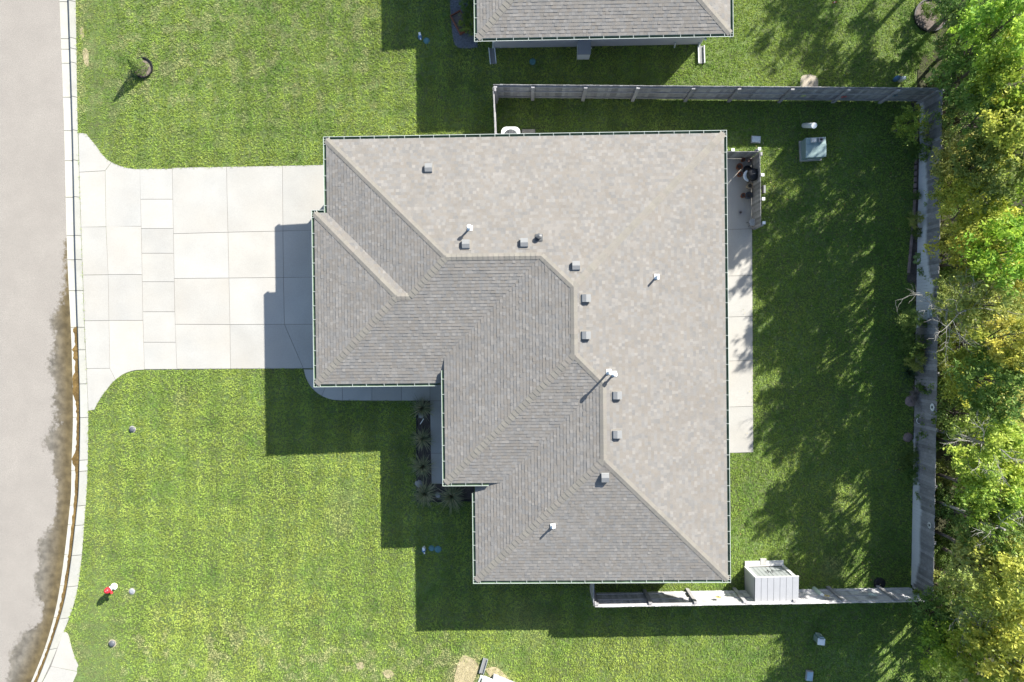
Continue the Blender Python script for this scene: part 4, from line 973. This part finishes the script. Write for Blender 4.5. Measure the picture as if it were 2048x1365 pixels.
# understory and trees close behind the fence, from the top of the photo to the bottom
front = [(1915, 20, 2.2, 1.0, 1.9, 'green', 'dark green shrub at the top of the tree belt beside the mulch ring', 0), (1950, 70, 1.9, 1.25, 2.4, 'green', 'feathery green tree behind the north east fence corner', 1),
         (2005, 55, 4.6, 1.5, 3.4, 'lime', 'bright lime tree in the top right of the photo', 0), (1935, 150, 2.2, 1.25, 2.4, 'green', 'green shrub just outside the north east fence corner', 0),
         (2025, 150, 4.2, 1.4, 3.2, 'lime', 'lime tree at the right edge, south of the top right one', 1), (1925, 235, 1.9, 1.0, 2.0, 'green', 'dark shrub behind the fence beside the small yard tree', 1),
         (1985, 225, 3.4, 1.3, 2.8, 'green', 'green tree between the fence and the bright yellow crown', 0), (2030, 260, 4.4, 1.35, 3.0, 'yellow', 'yellow crowned tree at the right edge below the lime trees', 0),
         (1925, 330, 2.3, 1.25, 2.4, 'olive', 'olive shrub hanging over the fence with pale leaves', 0), (1990, 335, 3.6, 1.3, 2.8, 'green', 'shaded green tree behind the olive overhanging shrub', 1),
         (1900, 385, 2.7, .8, 1.5, 'yellow', 'small yellowish branch crown reaching over the fence', 1), (1945, 420, 3.0, 1.2, 2.5, 'yellow', 'yellow green tree behind the fence, north of the bare tree', 0),
         (1935, 500, 3.0, 1.25, 2.6, 'yellow', 'rounded yellow tree just north of the bare branches', 1),
         (2005, 510, 4.0, 1.4, 3.0, 'lime', 'green and lime tree east of the rounded yellow tree', 1), (1900, 600, 2.0, .9, 1.6, 'olive', 'sparse olive crown under the bare branches', 1),
         (1975, 605, 3.0, 1.3, 2.6, 'olive', 'olive tree behind the bare grey branches', 0), (2025, 690, 4.0, 1.1, 3.2, 'yellow', 'vivid golden yellow bush tree at the right edge', 0),
         (2035, 405, 3.0, 1.3, 2.6, 'lime', 'lower lime crown at the right edge beside the yellow green tree', 0), (2030, 930, 3.0, 1.3, 2.6, 'lime', 'lower lime crown at the right edge in the lower third', 0), (2028, 830, 2.6, 1.3, 2.4, 'olive', 'pale olive crown at the right edge, level with the white sunflower ornament', 1), (2035, 560, 2.6, 1.3, 2.4, 'yellow', 'pale yellow crown at the right edge above the golden bush', 1),
         (1925, 690, 2.6, 1.0, 2.1, 'yellow', 'pale yellow shrub below the bare branches', 1), (1925, 755, 2.8, 1.0, 2.1, 'yellow', 'yellow flowering like shrub leaning to the fence', 0),
         (1985, 760, 3.4, 1.3, 2.6, 'green', 'dark green tree south of the golden bush', 0), (1925, 830, 2.2, 1.15, 2.2, 'green', 'green shrub beside the white sunflower ornament', 1),
         (1965, 905, 3.2, 1.35, 2.7, 'yellow', 'bright yellow green crown at the lower middle of the belt', 0),
         (1985, 985, 3.4, 1.4, 2.8, 'lime', 'broad lime crown south of the bright yellow one', 1),
         (1920, 1010, 1.6, 1.05, 1.9, 'green', 'low dark green shrub behind the stained fence part', 0), (2000, 1060, 3.4, 1.3, 2.6, 'green', 'green tree with brown twigs near the dark flower ornament', 1),
         (1965, 1110, 3.0, 1.3, 2.5, 'olive', 'pale olive crown north of the fence corner', 0), (1925, 1180, 2.4, 1.05, 2.1, 'olive', 'olive crown touching the south east fence corner', 1),
         (2015, 1160, 4.0, 1.4, 3.0, 'yellow', 'yellowish tree at right edge level with the fence corner', 1), (1868, 1225, 2.2, .95, 1.8, 'green', 'dark green shrub just south of the fence corner', 0),
         (1990, 1240, 3.0, 1.2, 2.4, 'olive', 'thin olive tree below the fence corner', 0), (1905, 1290, 3.0, 1.3, 2.5, 'lime', 'vivid lime tree at the lower right, nearest the lawn', 0),
         (1975, 1330, 3.2, 1.4, 2.8, 'lime', 'lime tree at the bottom edge of the belt', 1), (2035, 1290, 4.2, 1.4, 3.0, 'yellow', 'yellow green tree in the bottom right corner', 0), (1880, 1365, 1.6, 1.0, 1.9, 'green', 'dark green shrub at the bottom edge beside the shaded lawn', 1)]
for px, py, zc, rr, hh, kd, lab, v in front:
    if px >= 1962 and 'right edge' in lab and zc <= 3: pass
    elif px >= 1962: zc, rr, hh = zc+1.3, rr*1.1, hh*1.1
    elif px >= 1930: zc, rr, hh = zc+.9, rr*1.05, hh*1.1
    tree(px, py, zc, rr, hh, kd, lab, v=v, cat='shrub' if zc < 2.3 else 'tree', name='shrub' if zc < 2.3 else 'deciduous_tree')
for nm, pal, sd in (('green', GREEN, 61), ('lime', LIME, 72)): CR['tall'+nm, 0] = crown_mesh(sd, 1.0, 1.5, 20, 3200, .10, pal, .2)
lowpos = [11.6, 9.9, 8.3, 6.4, 4.5, 2.9, 1.0, -.6, -2.3, -4.2, -5.9, -7.6, -9.3, -11.2]
lw = ['northernmost', 'second', 'third', 'fourth', 'fifth', 'sixth', 'seventh', 'eighth', 'ninth', 'tenth', 'eleventh', 'twelfth', 'thirteenth', 'fourteenth']
for i, y in enumerate(lowpos):
    o = thing('shrub', 'low shaded shrub right behind the east fence, %s%s' % (lw[i], '' if i == 0 else ' from the north'), 'shrub', (19.15+random.uniform(-.15, .35), y+random.uniform(-.3, .3), 0), 0, 'low shrubs along the east fence')
    rr = random.uniform(.62, .9); k = place('crown', CR[('green', 'olive', 'green')[i % 3], i % 2][0], o, (0, 0, .75), random.uniform(0, 6)); k.scale = (rr*.75, rr*1.15, random.uniform(.8, 1.2))
for i, (px, py, kd) in enumerate(((1985, 120, 'green'), (1990, 290, 'olive'), (1975, 460, 'lime'), (2000, 650, 'olive'), (1975, 720, 'green'), (1980, 860, 'lime'), (2035, 780, 'green'), (2030, 1000, 'olive'), (1960, 1040, 'green'), (2030, 1110, 'lime'), (1985, 1190, 'green'), (1945, 1250, 'olive'), (2030, 1230, 'lime'))):
    q = at(px, py, 1.3); o = thing('shrub', 'half hidden undergrowth shrub among the trees, %s from the top' % ['first', 'second', 'third', 'fourth', 'fifth', 'sixth', 'seventh', 'eighth', 'ninth', 'tenth', 'eleventh', 'twelfth', 'thirteenth'][i], 'shrub', (q.x, q.y, 0), 0, 'undergrowth shrubs beneath the trees')
    k = place('crown', CR[kd, i % 2][0], o, (0, 0, 1.2), random.uniform(0, 6)); k.scale = (1.3, 1.3, 1.3)
# tall trees farther back: they throw the dappled shade over the yard
words = ['first', 'second', 'third', 'fourth', 'fifth', 'sixth', 'seventh', 'eighth', 'ninth', 'tenth', 'eleventh', 'twelfth', 'thirteenth']
ty = [26.5, 23.2, 20.0, 16.6]
for i, y in enumerate(ty):
    x = 21.6+random.uniform(-.5, .9); zc = 6.3+random.uniform(-.7, .7); rr = 1.7+random.uniform(-.3, .3)
    c = Vector((x, y+random.uniform(-.5, .5), 0)); kd = ('talllime', 'tallgreen')[i % 2]
    o = thing('deciduous_tree', 'tall tree at the far right of the belt, %s from the north' % words[i], 'tree', tuple(c), 0, 'trees behind the back fence')
    me, cen = CR[kd, 0]
    k = place('crown', me, o, (0, 0, zc), random.uniform(0, 6)); k.scale = (rr, rr, random.uniform(2.6, 3.3))
    mb = MB(); mb.tube([(0, 0, -.1), (.1, .1, 3), (0, 0, zc+.8)], [.16, .12, .04], 7); mb.build('trunk', M['bark'], o)
# bare trees
def bare(px, py, z0, L, label, n=7, seed=3, lean=(0, 0), flat=.35):
    r = random.Random(seed); c = at(px, py, z0); bx = max(c.x, 18.95); o = thing('bare_tree', label, 'tree', (bx, c.y, 0), 0, 'leafless trees behind the back fence'); ofx = c.x-bx
    MB().tube([(0, 0, -.1), (.05, .05, z0*.5), (ofx, 0, z0)], [.08, .06, .045], 7).build('trunk', M['palebark'], o); mb = MB()
    def grow(p, d, l, rad, lv):
        pts = [p]; q = p
        for s in range(4):
            d = (d+Vector((r.uniform(-.35, .35), r.uniform(-.35, .35), r.uniform(-.18, .22)))).normalized(); q = q+d*l/4; pts.append(q)
            if lv > 0 and s >= 0:
                for _ in range(1 if r.random() < .75 else 2):
                    nd = (d+Vector((r.uniform(-1, 1), r.uniform(-1, 1), r.uniform(-.3, .5)))).normalized(); grow(q, nd, l*r.uniform(.4, .65), rad*.55, lv-1)
        mb.tube(pts, [rad, rad*.85, rad*.7, rad*.5, rad*.25], 4, cap=False)
    for k in range(n):
        a = 2*math.pi*k/n+r.uniform(-.3, .3); grow(Vector((ofx, 0, z0*r.uniform(.75, 1))), Vector((math.cos(a)+lean[0], math.sin(a)+lean[1], flat)).normalized(), L*r.uniform(.75, 1.1), .019, 2)
    mb.build('branches', M['palebark'], o)
bare(1930, 622, 4.9, 1.55, 'grey leafless tree whose branches reach over the east fence', 9, 5, (-.2, 0)); bare(1990, 895, 5.6, 1.2, 'pale leafless twigs among the yellow crowns', 6, 8); bare(1970, 1268, 4.9, 1.3, 'pale leafless tree south of the fence corner', 7, 12, (-.2, .2)); bare(2010, 1060, 5.6, 1.1, 'brown grey twiggy tree near the lower right edge', 6, 15)
# small tree in the yard and bed plants
tree(1822, 243, 1.55, .72, 1.0, 'lime', 'young light green tree in the bed inside the north east fence corner', v=1, group=None, rad=.035)
def bush(px, py, zc, rr, hh, kd, lab, v=0, name='shrub', group=None): return tree(px, py, zc, rr, hh, kd, lab, name, 'shrub', v, False, group)
bush(1827, 293, .35, .3, .5, 'green', 'small green bed plant below the young tree', 0, 'bed_plant', 'plants in the east bed'); bush(1826, 312, .3, .28, .45, 'green', 'bluish green bed plant, second below the young tree', 1, 'bed_plant', 'plants in the east bed')
bush(1831, 392, .3, .22, .5, 'green', 'narrow green plant in the middle of the east bed', 0, 'bed_plant', 'plants in the east bed'); bush(1831, 440, .55, .34, .6, 'olive', 'wispy olive plant halfway down the east bed', 1, 'bed_plant', 'plants in the east bed'); bush(1833, 466, .3, .25, .45, 'green', 'green plant right above the hosta', 1, 'bed_plant', 'plants in the east bed')
bush(1824, 690, .9, .6, 1.3, 'green', 'dark green shrub against the fence below the bare branches', 0); bush(1832, 725, .8, .42, 1.0, 'olive', 'olive shrub beside the yucca', 1)
bush(1815, 640, .9, .5, 1.0, 'olive', 'pale leaved shrub half under the bare branches', 0); bush(1819, 915, .35, .45, .6, 'green', 'low dark ground plant along the stained fence, northern one', 1); bush(1820, 950, .35, .42, .6, 'green', 'low dark ground plant along the stained fence, southern one', 0)
bush(1834, 1187, .9, .22, .5, 'lime', 'small yellow green sprig in front of the fence corner', 1)
bush(1848, 92, .4, .5, .7, 'green', 'bluish low shrub in the upper right lawn', 1); bush(1866, 22, .6, .5, 1.1, 'green', 'dark evergreen shrub standing in the mulch ring', 0)
bush(934, 8, .5, .36, .8, 'green', 'light green round shrub at the top edge beside the neighbouring house', 1); bush(941, 46, .5, .52, .95, 'green', 'clipped dark green shrub beside the neighbouring roof edge', 0); bush(921, 46, .38, .14, .25, 'lime', 'little bright plant in the wooden planter box', 0, 'bed_plant')
ring = lambda px, py, r_, lab: (lambda q: (lathe([(r_*1.04, 0), (r_*1.06, .12), (r_*.97, .12), (r_*.96, .05)], 28).build('rim', M['black'], (o := thing('tree_ring', lab, 'tree ring', tuple(q)))), lathe([(r_*.97, .05), (r_*.5, .075), (0, .08)], 24).build('mulch', M['mulch'], o)))(at(px, py))
ring(287, 137, .46, 'black edged mulch ring in the front lawn'); ring(1860, 32, .72, 'dark mulch ring in the shaded upper right lawn')
# small conifer in the ring
def conifer(px, py, h, r_, label):
    q = at(px, py); o = thing('small_conifer', label, 'conifer', tuple(q)); r = np.random.default_rng(5); n = 2600
    t = r.random(n)**1.3; a = r.random(n)*6.283; rr = r_*(1-t)**.8*(.45+.55*r.random(n)**.5)*(1+.2*np.sin(a*5+t*9)); C = np.stack([rr*np.cos(a), rr*np.sin(a), .12+t*h], 1)
    pal = np.array([(.20, .29, .075), (.25, .34, .085), (.15, .23, .06)]); V, Fc, cc = leaf_cards(C, .07, pal[r.integers(0, 3, n)]*(1+.4*(r.random((n, 1))-.5)), .2, 9, .3)
    place('crown', np_mesh('crown', V, Fc, [M['leaf']], cc), o); MB().tube([(0, 0, 0), (0, 0, h*.9)], [.03, .01], 6).build('trunk', M['bark'], o)
conifer(284, 138, 1.1, .40, 'small light green conifer planted in the mulch ring of the front lawn')
# ornamental grasses
def tuft_mesh(seed, n=320, L=.80, pal=((.33, .34, .18), (.48, .44, .27), (.20, .24, .13)), w=.019):
    r = np.random.default_rng(seed); V = []; Fc = []; cc = []; pal = np.array(pal)
    for i in range(n):
        a = r.random()*6.283; l = L*(.55+.5*r.random()); th = .25+.75*r.random(); d = np.array([math.cos(a), math.sin(a), 0]); sd = np.array([-d[1], d[0], 0]); p0 = d*.1*r.random()
        hh = [0, .55, .8, .72]; dd = [0, .25, .62, 1.0]; pts = [p0+d*l*th*x+np.array([0, 0, l*h_*(1.15-.6*th)]) for x, h_ in zip(dd, hh)]; b = len(V)
        for j, p in enumerate(pts): ww = w*(1-.8*j/3); V += [p-sd*ww, p+sd*ww]
        c = pal[r.integers(0, len(pal))]*(.7+.6*r.random())
        for j in range(3): Fc.append((b+2*j, b+2*j+1, b+2*j+3, b+2*j+2)); cc.append(c)
    return np_mesh('blades', np.array(V), np.array(Fc), [M['leaf']], np.array(cc))
tm = [tuft_mesh(s) for s in (1, 2)]
for i, (px, py, s, lab) in enumerate(((846, 815, .85, 'topmost grass clump in the front bed, touching the walk'), (847, 876, .85, 'grass clump second from the walk corner in the front bed'), (847, 932, .9, 'grass clump third from the top in the front bed'),
                                   (851, 985, 1.0, 'grass clump at the lower left corner of the front bed'), (905, 990, 1.05, 'widest grass clump, below the entry roof corner'))):
    q = at(px, py); o = thing('ornamental_grass', lab, 'grass clump', (q.x, q.y, q.z), 0, 'ornamental grasses in the front bed'); k = place('blades', tm[i % 2], o, (0, 0, .02), i*1.3); k.scale = (s, s, s)
ym_ = tuft_mesh(9, 60, .7, ((.06, .11, .06), (.09, .15, .08)), .02); q = at(1814, 745); o = thing('yucca', 'spiky yucca plant at the edge of the lawn by the fence', 'yucca', tuple(q)); place('blades', ym_, o)
# hosta
q = at(1832, 520); o = thing('hosta', 'round leaved pale green hosta in the east bed', 'hosta', tuple(q)); hm = mat('hosta leaf', (.15, .21, .07), .5, .15, 8)
for k in range(15):
    a = k*2.4; rr = .06+.24*math.sqrt(k/15); mb = MB(); mb.lathe([(.085, 0), (.05, -.012), (0, -.02)], 10); l = mb.build('leaf', hm, o, (rr*math.cos(a), rr*math.sin(a), .38-.12*rr/.3+.006*k)); l.rotation_euler = (random.uniform(-.4, .4), random.uniform(-.4, .4), 0)
# tangled dry plant by the fence
q = at(1838, 795, .5); r_ = random.Random(4); mb = MB()
for k in range(120):
    a = r_.random()*6.28; l = r_.uniform(.3, .7); mb.tube([(r_.uniform(-.2, .2), r_.uniform(-.3, .3), 0), (l*.5*math.cos(a), l*.6*math.sin(a), r_.uniform(.4, .7)), (l*math.cos(a), l*math.sin(a), r_.uniform(.3, .8))], [.006, .005, .003], 3, cap=False)
tag(mb.build('dry_plant', mat('dry twigs', (.21, .18, .165), .9), None, (q.x, q.y, 0)), 'tangled dry brown plant against the east fence', 'dry plant')

# ------------------------------------------------------------------ grass
def wpoly(pts): return [(p.x, p.y) for p in (at(*q) for q in pts)]
holes = [wpoly(drive_out), wpoly(walk_out), wpoly([(1430, 302), (1504, 302), (1507, 906), (1430, 907)]), wpoly([(833, 802), (861, 802), (864, 968), (950, 968), (950, 1003), (833, 1003)]),
         wpoly([(1822, 205), (1839, 205), (1839, 560), (1815, 562), (1826, 440), (1829, 330)]), wpoly(nb), wpoly([(1602, 175), (1603, 156), (1612, 151), (1628, 152), (1635, 160), (1635, 177)]), wpoly(d2c+[(250, 1470), (48, 1450), (85, 1365)]),
         [(b0.x, b0.y), (b1.x, b1.y), (b1.x, b1.y-1.2), (b0.x, b0.y-1.2)]]
def hw_(l, o=(0, 0)): return [(x*c_-y*s_+o[0], x*s_+y*c_+o[1]) for x, y in l]
fp = [(-7.2, 8.1), (8.5, 8.1), (8.5, -9.6), (-1.0, -9.6), (-1.0, -4.5), (-1.2, -4.5), (-1.2, -1.2), (-7.8, -1.2), (-7.8, 5.0), (-7.2, 5.0)]
holes += [hw_(fp), hw_(fp, (NB.x, NB.y))]
circ = lambda px, py, r_: [(at(px, py).x+r_*math.cos(a), at(px, py).y+r_*math.sin(a)) for a in np.linspace(0, 6.28, 20)]
for px, py, r_ in ((287, 137, .47), (1860, 32, .74), (264, 1183, .17), (225, 1287, .2), (265, 859, .17), (863, 1097, .13), (876, 1099, .15), (853, 82, .14), (1065, 124, .14), (1759, 1167, .25)): holes.append(circ(px, py, r_))
def grass():
    n = 480000; x = rng.uniform(-23.5, 25.5, n); y = rng.uniform(-17.5, 18, n)
    kb_ = np.interp(y, sorted(kx), [kx[k] for k in sorted(kx)]); ok = x > kb_+.015
    for h in holes: ok &= ~inside(x, y, h)
    ok &= ~((x > 18.5) & (y < 12.4) & (y > -12.35)) & ~((x > 20.4) & (y < -12.35))
    gap = .55*vnoise(x, y, .055, 51)+.45*vnoise(x, y, .03, 52); ok &= rng.random(n) < np.clip((gap-.14)*3.0, .25, 1)
    x, y = x[ok], y[ok]; n = len(x); z = -.035*np.clip(-3-x, 0, 17)
    # colour: mottling, mower stripes, dry spots; the front lawn is yellower, the yard greener to paint in its shade
    big = fbm(x, y, 3.0, 2, 3); med = fbm(x, y, .7, 12, 3); fine = fbm(x, y, .22, 31, 2)
    front_ = np.clip((9.5-x)/2, 0, 1)
    green = np.array([.20, .325, .060]); yel = np.array([.39, .455, .10]); deep = np.array([.085, .185, .045]); dry = np.array([.50, .46, .28])
    t = np.clip(.33+.8*(big-.5)+.6*(med-.5)+.2*(fine-.5)+.14*front_-.10*(1-front_), 0, 1)[:, None]
    col = green*(1-t)+yel*t
    dk = np.clip((.40-med)*3, 0, 1)[:, None]*.6; col = col*(1-dk)+deep*dk
    st = (np.tanh(3*np.sin(2*math.pi*(y+.012*x)/1.24))*.045+np.tanh(3*np.sin(2*math.pi*(x-.012*y+.1*big)/1.24))*.10)*(.6+.8*big)*front_; col = col*(1+st)[:, None]
    nwest = np.clip((y-8.5)/3, 0, 1)*np.clip((-4-x)/3, 0, 1); swest = np.clip((-12.3-y)/2.0, 0, 1)*np.clip((0-x)/3, 0, 1)
    edge_ = np.clip(1-(x-np.interp(y, sorted(kx), [kx[k] for k in sorted(kx)]))/1.6, 0, 1)*np.clip((y-9)/3, 0, 1)
    dn = np.clip((fbm(x, y, .42, 77, 4)-.62+.10*nwest+.10*swest+.19*edge_-.02)*9, 0, 1)*np.clip(nwest+swest+edge_+.02, 0, 1)
    pat = np.zeros(n)
    for px, py, rr, s in ((930, 1345, .85, 1.), (985, 1350, .7, .75), (945, 1325, .4, .8), (720, 1330, .28, .7), (775, 1348, .3, .7), (745, 1338, .22, .6), (225, 1287, .27, .9), (258, 1187, .25, .5), (1663, 1132, .5, .35), (695, 1000, .8, .25), (680, 1050, .7, .25), (360, 800, .35, .3), (172, 115, .35, .8), (180, 90, .3, .7), (1060, 1245, 1.2, .2)):
        w = at(px, py); d = np.hypot(x-w.x, y-w.y)/rr; pat = np.maximum(pat, np.clip(1.4-d+.9*(med-.5), 0, 1)*s)
    dn = np.clip(np.maximum(dn*.5, pat), 0, 1)[:, None]; col = col*(1-dn)+dry*dn
    fade = np.clip(1-edge_*0, 0, 1)
    col *= (1+.3*(rng.random((n, 1))-.5))*(.80+.42*vnoise(x, y, .055, 51))[:, None]
    # four leaning blades per tuft
    V = np.zeros((n, 4, 3, 3)); L = .075*(.6+.7*rng.random((n, 4)))*(1-.35*dn); a = rng.random((n, 4))*6.283; th = .25+.75*rng.random((n, 4))
    ox = x[:, None]+rng.normal(size=(n, 4))*.03; oy = y[:, None]+rng.normal(size=(n, 4))*.03; w = .013
    cx, sx_ = np.cos(a), np.sin(a); oz = np.repeat(z[:, None], 4, 1)-.012
    V[:, :, 0] = np.stack([ox-sx_*w, oy+cx*w, oz], -1); V[:, :, 1] = np.stack([ox+sx_*w, oy-cx*w, oz], -1)
    V[:, :, 2] = np.stack([ox+cx*L*th, oy+sx_*L*th, oz+.012+L*np.sqrt(np.clip(1.05-th**2*.9, .05, 1))*.8], -1)
    Fc = np.arange(n*12).reshape(-1, 3); cc = np.repeat(col, 4, 0)
    me = np_mesh('grass', V.reshape(-1, 3), Fc, [M['blade']], cc, 3)
    tag(place('grass', me), 'short mown lawn grass in mottled yellow and green', 'grass', kind='stuff')
grass()
def fallen():
    n = 900; x = rng.uniform(10.5, 18.2, n); y = rng.uniform(-13, 13, n); keep = rng.random(n) < np.clip((x-9)/7, .1, 1); x, y = x[keep], y[keep]; n = len(x)
    C = np.stack([x, y, np.full(n, .07)], 1); pal = np.array([(.45, .40, .25), (.40, .42, .30), (.5, .42, .2), (.38, .22, .1)])
    V, Fc, cc = leaf_cards(C, .065, pal[rng.integers(0, 4, n)], 1.2, 3, .5); tag(place('fallen_leaves', np_mesh('fallen_leaves', V, Fc, [M['leaf']], cc)), 'scattered pale fallen leaves on the back lawn', 'leaves', kind='stuff')
fallen()
